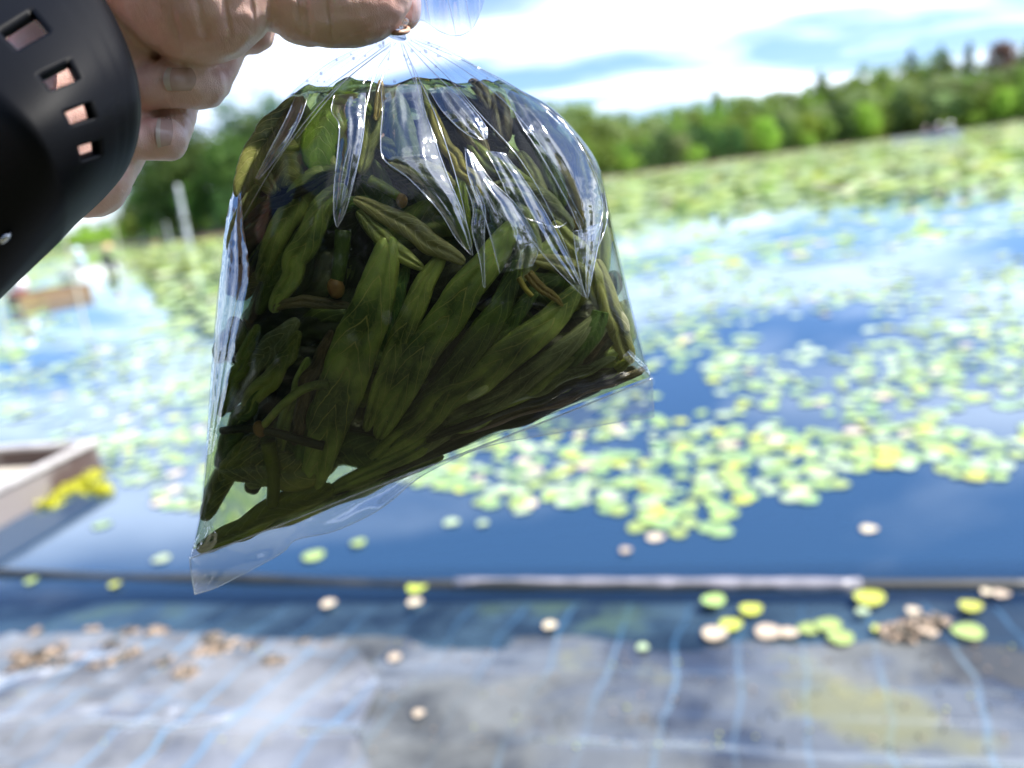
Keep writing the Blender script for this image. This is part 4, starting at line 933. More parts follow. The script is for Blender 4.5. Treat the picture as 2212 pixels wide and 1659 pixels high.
def rolled_mesh(P3, width, side, toward, thick=0.45, seed=0, n=46, groove=0.5, blunt=0.0):
    """leaf rolled in from both edges round a spine of points; side/toward give its cross axes"""
    vs_, uvs = [], []; m = 36
    for i in range(n):
        t = i/(n-1); c = Vector(interp(P3, t)); c2 = Vector(interp(P3, min(1, t+0.02))); c1 = Vector(interp(P3, max(0, t-0.02)))
        tg = (c2-c1).normalized(); sd = tg.cross(toward).normalized(); up = sd.cross(tg).normalized()
        e = (math.sin(math.pi*min(1, max(0, (t*(1-blunt*0.5)+blunt*0.5))))**0.55) if blunt else (max(0.0, math.sin(math.pi*t))**0.42)
        w = width*0.5*max(0.02, e)*(1+0.11*mnoise.noise(Vector((t*5, seed*2.3, 0)))+0.04*mnoise.noise(Vector((t*23, seed*2.3, 4))))
        for j in range(m):
            a = 2*math.pi*j/m; ca, sa = math.cos(a), math.sin(a)
            r = 1.0
            g = math.exp(-((ca+0.30*mnoise.noise(Vector((t*2.2, seed, 5))))/0.13)**2)*(1 if sa > 0 else 0.3)
            y = thick*math.copysign(abs(sa)**0.85, sa)*(1-groove*g*1.3)*(1+0.12*mnoise.noise(Vector((ca*2+seed, t*9, sa))))
            x = math.copysign(abs(ca)**0.9, ca)
            tw = 0.35*mnoise.noise(Vector((t*1.7, seed*1.1, 9)))
            x, y = x*math.cos(tw)-y*math.sin(tw), x*math.sin(tw)+y*math.cos(tw)
            vs_.append(c+sd*(x*w)+up*(y*w)); uvs.append(((j/m*2) % 1.0, t*1.0))
    return vs_, grid_faces(n, m, True)+[tuple(range(m))[::-1], tuple(range((n-1)*m, n*m))], uvs
GB = 'leaves packed in the bag'
def leaf(pts, wpx, kind, label, back=0.004, seed=None, thick=0.55, name='rolled_leaf', group=GB, groove=0.5, blunt=0.0, cat='leaf', parent=None):
    seed = seed if seed is not None else abs(hash(str(pts))) % 97
    P3 = []; wpx *= 0.88
    for q in pts:
        d = fdepth(q[0], q[1])+ (q[2] if len(q) > 2 else back)+wpx/F*D0*0.5*thick
        d = min(d, D0+halfd(q[0], q[1])*0.8) if len(q) < 3 else d
        P3.append(tuple(W(q[0], q[1], d)))
    P3 = [tuple(interp(P3, k/9)) for k in range(10)]
    la_ = min(1.0, (Vector(P3[0])-Vector(P3[-1])).length/0.06)**2
    P3 = [tuple(Vector(p)+la_*(RT*mnoise.noise(Vector((i*0.9, pts[0][0], 0)))+UP*mnoise.noise(Vector((i*0.9, pts[0][1], 5))))*0.0022+la_*fwd*abs(mnoise.noise(Vector((i*1.3, pts[0][1], 9))))*0.003) for i, p in enumerate(P3)]
    v, f, uv = rolled_mesh(P3, wpx/F*D0, RT, -fwd, thick, sum(pts[0][:2])*0.013, groove=groove, blunt=blunt)
    o = pydata(name, v, f, LF[kind], None, True, uv)
    if parent is not None: return child_fix(o, parent)
    return tag(o, label, cat, group)
leaf([(842, 508), (822, 600), (780, 720), (740, 830), (700, 950), (668, 1075)], 104, 'olive', 'widest rolled leaf running top to bottom through the middle of the bag', 0.003)
leaf([(962, 540), (915, 620), (870, 720), (825, 830), (790, 930)], 56, 'olive', 'rolled leaf with a pointed tip just right of the widest one', 0.006)
leaf([(1110, 478), (1060, 560), (985, 660), (905, 770), (850, 870), (815, 945)], 84, 'olive', 'long veined rolled leaf arching down from under the central white fold', 0.003)
leaf([(1118, 560), (1085, 650), (1020, 750), (940, 850), (870, 930), (800, 1000)], 66, 'green', 'deep green rolled leaf tucked against the arching veined one', 0.006)
leaf([(1250, 618), (1190, 690), (1100, 765), (1000, 835), (900, 915), (790, 1010)], 80, 'olive', 'net veined rolled leaf lying diagonally from the right fold tip', 0.003)
leaf([(1290, 680), (1225, 750), (1120, 825), (1000, 905), (880, 975), (760, 1040)], 58, 'grey', 'greyish rolled leaf parallel below the net veined diagonal one', 0.004)
leaf([(1240, 770), (1150, 830), (1040, 893), (930, 948), (820, 1006), (700, 1062)], 52, 'olive', 'lowest long rolled leaf along the seal of the bag', 0.003)
leaf([(1300, 838), (1200, 873), (1090, 912), (960, 962), (830, 1018), (690, 1078)], 40, 'dark', 'dark leaf edge pressed into the bottom seam', 0.003)
leaf([(1180, 870), (1080, 905), (960, 948), (830, 1000), (720, 1045)], 44, 'green', 'green leaf squeezed between the lowest long leaf and the seam', 0.006)
leaf([(1330, 800), (1230, 822), (1130, 860), (1020, 905)], 44, 'brown', 'purplish brown leaf near the right part of the seam', 0.006)
leaf([(960, 985), (860, 1022), (760, 1062), (640, 1110), (540, 1150)], 44, 'olive', 'leaf lying on the seam left of its middle', 0.004)
leaf([(1296, 672), (1284, 715), (1258, 755), (1225, 800)], 44, 'green', 'short blunt green leaf end sticking out right of the greyish rolled leaf', 0.004, blunt=0.7)
leaf([(764, 430), (830, 462), (890, 495), (945, 535), (1005, 568)], 52, 'pale', 'light crooked rolled leaf lying across the middle of the bag', 0.004)
leaf([(772, 456), (812, 500), (860, 545), (915, 580)], 40, 'olive', 'narrow rolled leaf just under the light crooked one', 0.006)
leaf([(752, 380), (700, 384), (650, 430), (604, 510), (560, 610)], 66, 'olive', 'upper of two hooked leaves bending down at the left', 0.005)
leaf([(750, 404), (712, 432), (668, 508), (630, 590), (590, 676)], 60, 'olive', 'lower of two hooked leaves bending down at the left', 0.004)
leaf([(648, 690), (595, 740), (535, 810), (490, 890)], 56, 'grey', 'upper of two grey green leaves fanning to the lower left', 0.006)
leaf([(650, 715), (605, 790), (550, 860), (500, 925)], 46, 'olive', 'lower of two grey green leaves fanning to the lower left', 0.005)
leaf([(718, 712), (690, 770), (660, 840), (645, 920), (636, 960)], 32, 'brown', 'thin reddish brown leaf left of the widest one', 0.005)
leaf([(584, 668), (640, 652), (700, 655), (758, 660)], 28, 'brown', 'brown leaf lying crosswise under the orange bud', 0.006)
leaf([(424, 1188), (500, 1152), (585, 1104), (660, 1075), (720, 1050)], 62, 'bright', 'bright mossy leaf filling the bottom left corner of the bag', 0.002, thick=0.35)
leaf([(440, 1125), (470, 1060), (510, 990), (560, 940)], 58, 'olive', 'blurry olive leaf above the bottom left corner', 0.006)
leaf([(770, 215), (720, 250), (692, 310), (688, 372)], 96, 'bright', 'broad bright green leaf near the top left of the bag', 0.007, thick=0.3, groove=0.1)
leaf([(600, 300), (622, 350), (632, 405)], 86, 'olive', 'broad yellowish leaf left of the bright green one', 0.008, thick=0.3, groove=0.1)
leaf([(660, 212), (600, 270), (550, 340), (520, 420)], 46, 'olive', 'leaf lying along the upper left shoulder of the bag', 0.004)
leaf([(520, 500), (560, 455), (640, 420), (720, 372)], 26, 'dark', 'dark slender stalk crossing the upper left of the bag', 0.003, name='leaf_stalk', cat='stalk')
leaf([(838, 352), (885, 362), (935, 380), (985, 408)], 54, 'pale', 'pale green leaf right under the big white fold', 0.004)
leaf([(932, 232), (955, 300), (990, 355), (1025, 400), (1040, 445)], 36, 'gold', 'golden brown leaf with a sharp tip in the upper middle', 0.004)
leaf([(822, 172), (820, 215), (812, 262)], 22, 'gold', 'gold leaf tip poking up to the water line', 0.002)
leaf([(1068, 205), (1080, 250), (1092, 310)], 50, 'brown', 'brown leaf under the right shoulder of the bag', 0.006)
leaf([(1015, 172), (1040, 200), (1055, 240)], 34, 'brown', 'brown leaf tip at the water line right of centre', 0.006)
leaf([(1002, 352), (995, 420), (1000, 480), (1012, 540)], 36, 'bright', 'vertical bright green leaf between the two central folds', 0.005)
leaf([(1285, 560), (1312, 650), (1338, 725), (1362, 785)], 60, 'pale', 'pale yellow leaf along the right side of the bag', 0.003)
leaf([(1190, 480), (1245, 545), (1285, 620), (1318, 700)], 56, 'pale', 'light ribbed leaf inside the pale one on the right', 0.006)
leaf([(1060, 405), (1120, 412), (1180, 440), (1235, 500)], 52, 'grey', 'greyish leaf behind the large right hand folds', 0.006)
leaf([(1075, 440), (1120, 470), (1140, 540), (1120, 610)], 66, 'grey', 'stout greyish leaf bending down under the right folds', 0.009)
leaf([(1150, 560), (1200, 570), (1250, 590), (1262, 640)], 44, 'pale', 'leaf curving round a dark gap right of centre', 0.006)
leaf([(1140, 590), (1165, 620), (1195, 640), (1216, 662)], 24, 'gold', 'mustard stalk end in the dark gap right of centre', 0.004, name='leaf_stalk', cat='stalk', blunt=0.8)
leaf([(1155, 290), (1175, 340), (1200, 400), (1215, 450)], 44, 'green', 'green leaf behind the right shoulder folds', 0.006)
leaf([(1200, 862), (1290, 835), (1360, 812), (1398, 790)], 22, 'brown', 'tan leaf edge along the right end of the seal', 0.002)
leaf([(1120, 900), (1200, 830), (1280, 760), (1330, 700)], 30, 'brown', 'thin brown leaf toward the right corner', 0.007)
leaf([(1200, 868), (1262, 800), (1310, 745), (1340, 720)], 20, 'dark', 'dark sliver of a leaf at the right corner', 0.006)
leaf([(1180, 855), (1240, 790), (1290, 730), (1315, 690)], 18, 'grey', 'grey sliver of a leaf beside the dark one at the right corner', 0.006)
leaf([(1330, 800), (1348, 785), (1362, 768)], 26, 'bright', 'small green leaf end at the right corner', 0.002, blunt=0.7)
leaf([(500, 640), (520, 560), (560, 500), (600, 450)], 50, 'dark', 'dark leaf along the upper left inside edge', 0.008)
leaf([(540, 700), (590, 610), (640, 540), (690, 470)], 50, 'dark', 'dark leaf behind the two hooked leaves', 0.012)
leaf([(690, 230), (730, 215), (770, 222), (805, 250)], 40, 'bright', 'short bright leaf just under the water line at the upper left', 0.005, thick=0.3)
leaf([(600, 420), (575, 380), (585, 320), (625, 262)], 60, 'olive', 'olive leaf curving up the left shoulder', 0.006)
leaf([(640, 400), (665, 350), (700, 300), (735, 280)], 44, 'gold', 'gold green leaf crossing behind the bright broad one', 0.010)
leaf([(780, 380), (795, 320), (810, 260), (818, 200)], 46, 'olive', 'upright olive leaf between the two left folds', 0.007)
leaf([(850, 200), (865, 260), (880, 330), (890, 380)], 60, 'grey', 'grey green leaf behind the big white fold', 0.008)
leaf([(905, 185), (925, 250), (935, 320), (960, 380)], 40, 'olive', 'olive leaf right behind the edge of the big white fold', 0.008)
leaf([(960, 200), (985, 240), (1020, 300), (1060, 350)], 50, 'brown', 'brownish leaf inside the looped fold', 0.008)
leaf([(1010, 300), (1050, 350), (1100, 380), (1150, 400)], 46, 'olive', 'olive leaf running right under the looped fold', 0.008)
leaf([(1100, 200), (1140, 250), (1180, 290), (1230, 350)], 44, 'olive', 'olive leaf below the right shoulder line', 0.007)
leaf([(1240, 300), (1262, 370), (1275, 440), (1272, 510)], 46, 'pale', 'pale leaf near the upper right side', 0.006)
leaf([(1180, 330), (1210, 380), (1240, 440), (1250, 500)], 40, 'gold', 'gold green leaf inside the upper right side', 0.009)
leaf([(900, 400), (950, 430), (1000, 460), (1050, 470)], 40, 'green', 'green leaf in the dark middle below the folds', 0.010)
leaf([(640, 560), (680, 500), (740, 450), (800, 430)], 36, 'green', 'green leaf under the hooked leaves', 0.010)
leaf([(500, 560), (512, 500), (540, 440), (560, 400)], 44, 'olive', 'olive leaf close to the upper left side', 0.003)
leaf([(476, 900), (500, 840), (530, 770), (560, 700)], 40, 'olive', 'slim olive leaf near the left side, halfway down', 0.004)
leaf([(470, 1010), (495, 950), (535, 880), (580, 820)], 44, 'green', 'dark green leaf fanning up from the lower left side', 0.005)
leaf([(600, 1000), (612, 930), (640, 850), (668, 770)], 34, 'olive', 'slim leaf between the curved stem and the widest leaf', 0.009)
leaf([(560, 680), (585, 620), (620, 560), (655, 500)], 38, 'green', 'slim green leaf inside the hooked pair', 0.009)
leaf([(640, 1040), (660, 960), (690, 870), (715, 790)], 40, 'green', 'green leaf edge showing left of the widest leaf', 0.007)
leaf([(880, 560), (865, 620), (845, 690), (825, 760)], 34, 'green', 'slim green leaf in the gap right of the widest leaf', 0.010)
leaf([(1010, 590), (975, 640), (935, 700), (900, 760)], 36, 'green', 'slim green leaf in the gap before the arching veined leaf', 0.010)
leaf([(1170, 600), (1130, 660), (1080, 720), (1030, 780)], 38, 'green', 'slim green leaf behind the net veined diagonal one', 0.010)
leaf([(1300, 720), (1230, 790), (1140, 850), (1050, 895)], 34, 'grey', 'slim grey leaf low at the right', 0.008)
leaf([(1335, 760), (1270, 800), (1190, 845), (1100, 885)], 26, 'olive', 'thin olive leaf close above the right part of the seam', 0.005)
leaf([(700, 300), (715, 360), (712, 420), (690, 470)], 36, 'olive', 'olive leaf hanging behind the narrow left fold', 0.010)
leaf([(800, 300), (840, 320), (880, 350), (900, 390)], 40, 'olive', 'olive leaf crossing behind the big white fold low down', 0.010)
leaf([(540, 360), (590, 345), (650, 330), (700, 300)], 40, 'olive', 'olive leaf lying across the upper left of the bag', 0.009)
leaf([(1120, 330), (1150, 380), (1165, 430), (1160, 480)], 40, 'olive', 'olive leaf hanging under the right shoulder', 0.009)
leaf([(1230, 470), (1200, 520), (1160, 560), (1110, 600)], 40, 'olive', 'olive leaf crossing under the right folds', 0.010)
leaf([(1372, 792), (1280, 825), (1180, 860), (1080, 898), (980, 935)], 50, 'dark', 'dark leaf backing the right part of the seam', 0.010)
leaf([(1350, 770), (1260, 805), (1160, 845), (1060, 885)], 56, 'dark', 'dark leaf behind the slim ones at the lower right', 0.014)
leaf([(1300, 760), (1210, 815), (1110, 865), (1010, 915)], 30, 'brown', 'purplish slim leaf fanning toward the right corner', 0.007)
leaf([(640, 225), (662, 270), (668, 330), (650, 390)], 60, 'olive', 'olive leaf filling the upper left beside the bright broad one', 0.013)
leaf([(700, 215), (720, 265), (740, 320), (745, 380)], 56, 'green', 'green leaf behind the bright broad one', 0.014)
leaf([(756, 205), (764, 260), (770, 320), (768, 390)], 56, 'dark', 'dark upright leaf seen through the narrow left fold', 0.014)
leaf([(575, 300), (545, 360), (530, 430), (525, 500)], 50, 'dark', 'dark leaf down the left shoulder', 0.010)
leaf([(850, 215), (930, 225), (1010, 235), (1090, 260)], 60, 'dark', 'dark leaf lying level just under the water line', 0.015)
leaf([(860, 270), (940, 285), (1020, 300), (1100, 330)], 60, 'dark', 'dark leaf lying level behind the folds', 0.016)
leaf([(1120, 240), (1170, 290), (1220, 350), (1250, 420)], 60, 'dark', 'dark leaf behind the right shoulder of the bag', 0.012)
leaf([(1270, 400), (1285, 460), (1296, 530), (1300, 600)], 50, 'olive', 'olive leaf down the right side of the bag', 0.008)
leaf([(648, 212), (592, 280), (548, 350), (518, 430)], 78, 'olive', 'yellowish olive leaf pressed flat against the upper left shoulder', 0.001, thick=0.3)
leaf([(1390, 803), (1300, 832), (1190, 868), (1080, 907), (970, 950)], 28, 'brown', 'mauve brown leaf lying right on the seam at the right', 0.0008, thick=0.4)
leaf([(1350, 795), (1260, 822), (1150, 862), (1030, 908), (920, 955)], 30, 'dark', 'dark leaf just above the mauve brown one on the seam', 0.0012, thick=0.4)
leaf([(1330, 772), (1240, 806), (1130, 852), (1010, 900)], 30, 'grey', 'grey green leaf above the dark one on the seam', 0.0015, thick=0.4)
# budded stems
def stem(pts, wpx, kind, label, ball=None, cat='stem', ballk='bud'):
    p0 = W(pts[0][0], pts[0][1], fdepth(*pts[0][:2])+0.006); e = empty('budded_stem', p0); tag(e, label, cat, GB)
    P_ = [W(x[0], x[1], fdepth(x[0], x[1])+0.004+0.001*i) for i, x in enumerate([interp(pts, k/19) for k in range(20)])]
    P_ = [W(*(list(interp(pts, k/19))[:2] + [fdepth(*interp(pts, k/19)[:2])+0.0045])) for k in range(20)]
    child_fix(tube('stalk', P_, [wpx/F*D0/2*(1-0.25*k/19) for k in range(20)], LF[kind], None, 12), e)
    if ball:
        bx, by, br = ball; bm = bmesh.new(); bmesh.ops.create_uvsphere(bm, u_segments=20, v_segments=14, radius=br/F*D0)
        for v in bm.verts: v.co = Vector((v.co.x*0.9, v.co.y*0.9, v.co.z*1.12)); v.co *= 1+0.05*mnoise.noise(v.co*900)
        bmesh.ops.translate(bm, verts=bm.verts, vec=W(bx, by, fdepth(bx, by)+0.0045)); me = bpy.data.meshes.new(ballk); bm.to_mesh(me); bm.free(); o = link(ballk, me, bud_m); child_fix(o, e)
    return e
bud_m = noise_mat('bud', (0.20, 0.08, 0.03), (0.30, 0.16, 0.06), 90, 0.45)
stem([(742, 500), (738, 545), (732, 585), (728, 606)], 34, 'green', 'green stem end with an orange bud hanging from it, upper left of the widest leaf', (726, 622, 19))
stem([(712, 828), (660, 838), (610, 875), (565, 925)], 20, 'olive', 'curved stem with a dark round bud at the lower left', (562, 926, 16))
stem([(700, 962), (650, 950), (600, 935), (540, 925), (480, 930)], 22, 'dark', 'forked dark stem lying level at the lower left')
stem([(580, 955), (590, 1010), (592, 1050), (588, 1090)], 34, 'bright', 'thick cut stem hanging down with a bright green end near the bottom left corner')
stem([(800, 390), (830, 405), (860, 425), (872, 440)], 22, 'bright', 'yellow tipped stem below the large white fold', (868, 434, 13))
stem([(1120, 600), (1135, 625), (1150, 640)], 12, 'gold', 'tiny orange stem in the dark gap right of centre')
# leaves deeper in, glimpsed between the front ones
rr = random.Random(5)
deep = []
DM = []
for k in range(6):
    Lx = 0.034+0.004*k
    P3 = [(-Lx/2, 0, 0), (-Lx/6, 0.004*math.sin(k), 0.002), (Lx/6, -0.003, 0.001*k), (Lx/2, 0.003, 0)]
    v, f, uv = rolled_mesh(P3, 0.0125+0.0014*k, RT, Vector((0, 0, 1)), 0.45, k*3.3, n=24)
    me = bpy.data.meshes.new('rolled_leaf'); me.from_pydata([tuple(x) for x in v], [], f)
    l = me.uv_layers.new(name='UVMap')
    for p in me.polygons:
        for li, vi in zip(p.loop_indices, p.vertices): l.data[li].uv = uv[vi]
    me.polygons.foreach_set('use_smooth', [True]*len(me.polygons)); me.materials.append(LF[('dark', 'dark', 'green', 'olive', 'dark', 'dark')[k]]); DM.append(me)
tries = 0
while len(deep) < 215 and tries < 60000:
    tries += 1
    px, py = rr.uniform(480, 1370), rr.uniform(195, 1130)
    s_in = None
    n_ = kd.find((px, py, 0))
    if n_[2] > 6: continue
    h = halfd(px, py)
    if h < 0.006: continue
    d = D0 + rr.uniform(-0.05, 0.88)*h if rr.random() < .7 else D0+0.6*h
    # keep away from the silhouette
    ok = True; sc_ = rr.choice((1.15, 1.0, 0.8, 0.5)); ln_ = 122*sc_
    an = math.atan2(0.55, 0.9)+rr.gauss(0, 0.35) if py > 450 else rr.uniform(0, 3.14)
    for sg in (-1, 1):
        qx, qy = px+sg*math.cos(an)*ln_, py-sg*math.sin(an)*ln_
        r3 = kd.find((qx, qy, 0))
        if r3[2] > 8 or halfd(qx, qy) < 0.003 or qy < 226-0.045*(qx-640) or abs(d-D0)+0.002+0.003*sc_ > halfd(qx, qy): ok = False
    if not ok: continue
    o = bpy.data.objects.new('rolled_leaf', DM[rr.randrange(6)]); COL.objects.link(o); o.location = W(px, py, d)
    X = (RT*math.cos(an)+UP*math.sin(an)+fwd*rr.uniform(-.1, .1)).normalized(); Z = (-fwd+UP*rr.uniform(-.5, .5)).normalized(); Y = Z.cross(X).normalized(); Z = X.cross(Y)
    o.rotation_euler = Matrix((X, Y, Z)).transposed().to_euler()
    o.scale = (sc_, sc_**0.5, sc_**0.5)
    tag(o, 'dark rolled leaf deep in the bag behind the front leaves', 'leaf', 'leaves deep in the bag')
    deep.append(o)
# fine bubbles clinging inside the film
bubm = bpy.data.materials.new('bubble'); bubm.use_nodes = True; bubm.node_tree.nodes.clear(); film_nodes(bubm.node_tree, 0.15, 1.5, (0.97, 0.98, 1), 0.02, 0.0, 0.05)
bm = bmesh.new()
for k in range(230):
    px, py = rr.uniform(440, 1380), rr.uniform(200, 1180)
    if kd.find((px, py, 0))[2] > 4: continue
    if rr.random() < 0.5: px, py = rr.choice(((560, 1060), (690, 330), (880, 360), (480, 700), (1180, 500)))[0]+rr.gauss(0, 35), py
    if kd.find((px, py, 0))[2] > 4: continue
    r = rr.uniform(0.00012, 0.00042); mtx = Matrix.Translation(W(px, py, fdepth(px, py)+0.0010))
    bmesh.ops.create_icosphere(bm, subdivisions=1, radius=r, matrix=mtx)
for k in range(34):
    x = bag_pt(rr.uniform(0.05, 0.26), rr.uniform(0.3, 2.8)); bmesh.ops.create_icosphere(bm, subdivisions=2, radius=rr.uniform(0.0003, 0.0008), matrix=Matrix.Translation(W(x[0], x[1], x[2]-0.0002)))
me = bpy.data.meshes.new('air_bubbles'); bm.to_mesh(me); bm.free(); o = link('air_bubbles', me, bubm); child_fix(o, bag); o['kind'] = 'stuff'

# ================================================================== HAND
skin = bpy.data.materials.new('skin'); skin.use_nodes = True; nt = skin.node_tree; b = nt.nodes['Principled BSDF']
co = N(nt, 'ShaderNodeTexCoord')
n1 = N(nt, 'ShaderNodeTexNoise', Scale=45.0, Detail=5.0); nt.links.new(co.outputs['Object'], n1.inputs['Vector'])
c = RAMP(nt, n1.outputs[0], [(0.3, (0.70, 0.40, 0.34)), (0.5, (0.80, 0.53, 0.46)), (0.7, (0.84, 0.61, 0.54))])
nt.links.new(c, b.inputs['Base Color']); b.inputs['Roughness'].default_value = 0.38
b.inputs['Subsurface Weight'].default_value = 0.25; b.inputs['Subsurface Radius'].default_value = (0.012, 0.004, 0.002); b.inputs['Subsurface Scale'].default_value = 0.35
mpn = N(nt, 'ShaderNodeMapping'); mpn.inputs['Rotation'].default_value = (0.0, 0.0, 0.0); nt.links.new(co.outputs['Object'], mpn.inputs[0])
mpn.inputs['Scale'].default_value = (1.0, 0.35, 0.16)
wv = N(nt, 'ShaderNodeTexNoise', Scale=190.0, Detail=3.0, Distortion=1.0); nt.links.new(mpn.outputs[0], wv.inputs['Vector'])
vo = N(nt, 'ShaderNodeTexVoronoi', feature='DISTANCE_TO_EDGE', Scale=1100.0); nt.links.new(co.outputs['Object'], vo.inputs['Vector'])
hh = MATH(nt, 'ADD', MATH(nt, 'MULTIPLY', wv.outputs[0], 2.2), MATH(nt, 'MULTIPLY', RAMP(nt, vo.outputs[0], [(0, 0.0), (0.25, 1.0)]), 0.25))
bump(nt, b, hh, 0.35, 0.0009)
nailm = noise_mat('nail', (0.52, 0.34, 0.30), (0.62, 0.46, 0.42), 60, 0.22)
nailw = noise_mat('nail tip', (0.58, 0.48, 0.42), (0.64, 0.56, 0.48), 60, 0.3)
def hand_mesh():
    """one continuous hand: overlapping tapered flesh forms fused by a voxel remesh"""
    HV, HF = [], []
    def cap(pts):
        """pts (px,py,depth,r_px): a tapered rounded limb"""
        n_ = 26; rows = []
        Q = [interp(pts, i/(n_-1)) for i in range(n_)]
        C = [W(q[0], q[1], q[2]) for q in Q]; Rr = [q[3]/F*q[2] for q in Q]
        for c, r in zip(C, Rr):
            b0 = len(HV)
            for i in range(11):
                ph = math.pi*(i+0.5)/11
                for j in range(18):
                    a = 6.28318*j/18; HV.append((c.x+r*math.sin(ph)*math.cos(a), c.y+r*math.sin(ph)*math.sin(a), c.z+r*math.cos(ph)))
            for i in range(10):
                for j in range(18): k = (j+1) % 18; HF.append((b0+i*18+j, b0+(i+1)*18+j, b0+(i+1)*18+k, b0+i*18+k))
            HF.append(tuple(range(b0, b0+18))); HF.append(tuple(range(b0+180, b0+198))[::-1])
    # thumb: metacarpal mound, then the two phalanges reaching right
    cap([(330, -60, .318, 150), (410, -20, .316, 150), (455, -30, .318, 140)])
    cap([(470, -90, .320, 110), (590, -28, .327, 88), (690, 4, .331, 88), (760, 4, .333, 92), (810, -14, .335, 80), (838, -34, .337, 52)])
    cap([(655, 14, .331, 80), (700, 14, .331, 82)])
    # index finger behind, tip showing orange under the thumb tip
    cap([(700, -110, .365, 60), (800, -60, .362, 60), (866, 8, .358, 44), (876, 40, .356, 26)])
    # middle finger
    cap([(420, 20, .352, 70), (500, 45, .352, 68), (538, 58, .350, 56)])
    # ring finger, tip curled back toward the palm
    cap([(470, 90, .350, 62), (446, 170, .342, 52), (425, 181, .334, 53), (370, 180, .326, 50), (312, 190, .322, 46)])
    # little finger
    cap([(380, 200, .352, 52), (366, 290, .338, 43), (350, 302, .330, 46), (305, 302, .325, 42), (285, 300, .322, 40)])
    # palm and heel
    cap([(60, 60, .335, 200), (160, 120, .335, 200), (230, 150, .338, 160)])
    cap([(150, 120, .33, 210), (130, 260, .325, 180), (165, 345, .322, 118), (180, 372, .320, 98)])
    # wrist and forearm coming toward the camera
    cap([(140, 200, .330, 195), (20, 280, .312, 190), (-140, 360, .290, 200), (-400, 500, .262, 230)])
    me = bpy.data.meshes.new('body'); me.from_pydata(HV, [], HF); o = link('body', me)
    md = o.modifiers.new('r', 'REMESH'); md.mode = 'VOXEL'; md.voxel_size = 0.0010
    sm = o.modifiers.new('s', 'SMOOTH'); sm.factor = 0.5; sm.iterations = 5
    dg = bpy.context.evaluated_depsgraph_get(); me2 = bpy.data.meshes.new_from_object(o.evaluated_get(dg)); bpy.data.objects.remove(o); me2.name = 'body'
    # creases across thumb and palm
    cr = [((655, -40), (668, 92), 7), ((640, -40), (650, 80), 6), ((705, -20), (716, 96), 4), ((712, 92), (800, 55), 5), ((420, -20), (455, 130), 8), ((480, -20), (500, 105), 7), ((370, 20), (395, 150), 6), ((540, -20), (548, 70), 5)]
    nrm = [v.normal.copy() for v in me2.vertices]
    for v in me2.vertices:
        px, py = proj(v.co); off = 0
        for (a, b_, w) in cr:
            ax_, ay_ = b_[0]-a[0], b_[1]-a[1]; L2 = ax_*ax_+ay_*ay_; t = min(1, max(0, ((px-a[0])*ax_+(py-a[1])*ay_)/L2)); dx, dy = px-a[0]-t*ax_, py-a[1]-t*ay_
            dist = math.hypot(dx, dy)+6*mnoise.noise(Vector((px*.03, py*.03, 0)))
            off += 0.0017*math.exp(-(dist/w)**2)*(0.4+0.6*math.sin(math.pi*min(1, max(0, t*0.8+0.1))))
        dep = (v.co-CP).dot(fwd)
        v.co += fwd*off if dep < 0.345 else Vector()
        v.co += nrm[v.index]*0.0006*mnoise.noise(v.co*160)
    me2.polygons.foreach_set('use_smooth', [True]*len(me2.polygons)); me2.materials.clear(); me2.materials.append(skin)
    return me2
per = empty('person', W(200, 150, .33))
tag(per, 'hand and wrist reaching in from the upper left, pinching the neck of the bag', 'person')
hb = bpy.data.objects.new('body', hand_mesh()); COL.objects.link(hb); child_fix(hb, per)
from mathutils.bvhtree import BVHTree
bvh = BVHTree.FromPolygons([v.co for v in hb.data.vertices], [p.vertices for p in hb.data.polygons])
def skin_depth(px, py):
    v = (W(px, py, 1.0)-CP); l = v.length; v.normalize(); h = bvh.ray_cast(CP, v)
    return h[3]/l if h[0] else None
def nail(x0, x1, y0, y1, tipw, tilt=0.0):
    """nail plate lying on a curled fingertip; tip points left"""
    n_ = 16; vs_ = []; e = []
    for i in range(n_):
        u = i/(n_-1)
        for j in range(n_):
            v = j/(n_-1); cv = (v-0.5)*2
            xr = x1-(x1-x0)*0.16*cv*cv; xl = x0+(x1-x0)*0.14*(cv*cv)
            px = xl+(xr-xl)*u; py = y0+(y1-y0)*v+tilt*(u-0.5)
            d = skin_depth(px, py) or skin_depth((x0+x1)/2, (y0+y1)/2)
            vs_.append([px, py, d])
    md = [q[2] for q in vs_]; 
    V = [W(q[0], q[1], q[2]-0.0007*math.sin(math.pi*min(1, max(0, 0.08+0.84*((k % n_)/(n_-1)))))-0.0001) for k, q in enumerate(vs_)]
    F_ = grid_faces(n_, n_); mi = [0]*len(F_)
    for k in range(len(F_)):
        if (k//(n_-1))/(n_-1) < tipw: mi[k] = 1
    o = pydata('nail', V, F_, [nailm, nailw], None, True, None, mi)
    return child_fix(o, per)
nail(352, 424, 146, 196, 0.20); nail(336, 374, 252, 316, 0.22, -6)

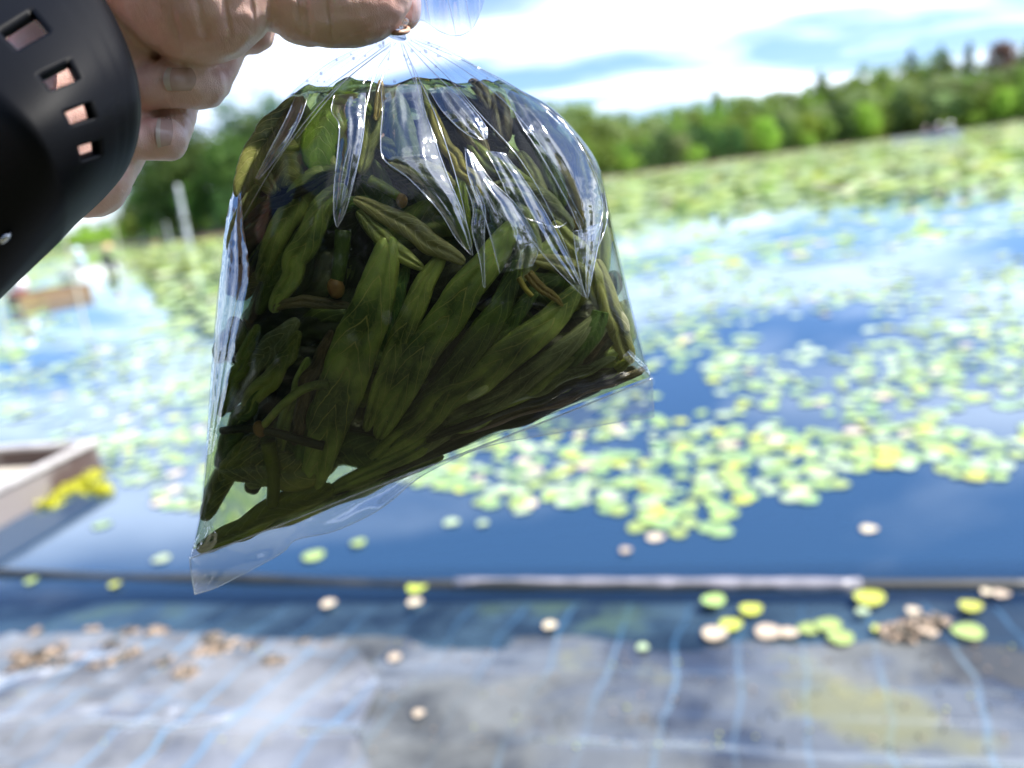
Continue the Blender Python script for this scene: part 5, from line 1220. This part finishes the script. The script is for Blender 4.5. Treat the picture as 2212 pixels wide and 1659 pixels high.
# ================================================================== WATCH
rub = bpy.data.materials.new('black rubber'); rub.use_nodes = True; nt = rub.node_tree; b = nt.nodes['Principled BSDF']
co = N(nt, 'ShaderNodeTexCoord'); n1 = N(nt, 'ShaderNodeTexNoise', Scale=900.0, Detail=2.0); nt.links.new(co.outputs['Object'], n1.inputs['Vector'])
b.inputs['Base Color'].default_value = (0.003, 0.0035, 0.005, 1); b.inputs['Roughness'].default_value = 0.55; b.inputs['Specular IOR Level'].default_value = 0.10
bump(nt, b, n1.outputs[0], 0.2, 0.0002)
WR = [  # rim, ridge, lower line: (px,py,depth)
 ((120, -140, .290), (-200, 60, .245), (-620, 350, .262)), ((210, -30, .275), (-85, 145, .232), (-560, 450, .258)), ((276, 100, .265), (0, 214, .226), (-500, 560, .256)), ((303, 205, .266), (64, 278, .226), (-440, 660, .256)),
 ((300, 292, .274), (107, 352, .232), (-380, 760, .258)), ((274, 366, .286), (134, 420, .243), (-300, 840, .262)), ((225, 428, .300), (142, 468, .258), (-220, 860, .268)), ((165, 483, .315), (132, 520, .276), (-160, 800, .276))]
def strap():
    NK, NV = 141, 49; bm = bmesh.new(); vv = []
    for i in range(NK):
        t = i/(NK-1); a = Vector(interp([w[0] for w in WR], t)); r = Vector(interp([w[1] for w in WR], t)); l = Vector(interp([w[2] for w in WR], t))
        row = []
        for j in range(NV):
            v = j/(NV-1)
            if v < 0.6:
                q = v/0.6; p = a.lerp(r, q); p.z -= 0.006*math.sin(math.pi*q)+0.0  # slightly domed face
                for g in (0.10, 0.15, 0.20): p.z += 0.0009*math.exp(-((q-g)/0.012)**2)
                p.z += 0.004*math.exp(-(q/0.04)**2)
            else:
                q = (v-0.6)/0.4; p = r.lerp(l, q); p.z += 0.004*math.sin(math.pi*q)
            row.append(bm.verts.new(W(p.x, p.y, p.z)))
        vv.append(row)
    for i in range(NK-1):
        for j in range(NV-1):
            t = (i+0.5)/(NK-1)*7; q = (j+0.5)/(NV-1)/0.6
            if 0.41 < q < 0.65 and any(abs(t-k) < 0.225 for k in (0.05, 1, 2, 3, 4.0)): continue
            bm.faces.new((vv[i][j], vv[i][j+1], vv[i+1][j+1], vv[i+1][j]))
    loose = [v for v in bm.verts if not v.link_faces]
    bmesh.ops.delete(bm, geom=loose, context='VERTS')
    bmesh.ops.smooth_vert(bm, verts=[v for v in bm.verts if not v.is_boundary], factor=0.5, use_axis_x=True, use_axis_y=True, use_axis_z=True)
    bmesh.ops.recalc_face_normals(bm, faces=bm.faces)
    me = bpy.data.meshes.new('strap'); bm.to_mesh(me); bm.free(); return me
we = empty('wristwatch', W(100, 250, .26)); tag(we, 'black rubber watch strap with square holes round the wrist', 'watch')
st = bpy.data.objects.new('strap', strap()); COL.objects.link(st); st.data.materials.append(rub); st.data.polygons.foreach_set('use_smooth', [True]*len(st.data.polygons))
bm = bmesh.new(); bm.from_mesh(st.data)
flip = sum((f.normal*f.calc_area()).dot(fwd) for f in bm.faces) > 0
if flip: bmesh.ops.reverse_faces(bm, faces=bm.faces)
bm.to_mesh(st.data); bm.free()
sol = st.modifiers.new('thick', 'SOLIDIFY'); sol.thickness = 0.0035; sol.offset = -1
child_fix(st, we)
metal = noise_mat('highlight metal', (0.55, 0.56, 0.58), (0.65, 0.66, 0.68), 30, 0.2); metal.node_tree.nodes['Principled BSDF'].inputs['Metallic'].default_value = 1
child_fix(tube('highlight_pin', [W(2, 524, .246), W(12, 514, .246), W(24, 500, .247)], [0.0008, 0.0011, 0.0007], metal, None, 10), we)  # small bright piece added to make the highlight on the strap
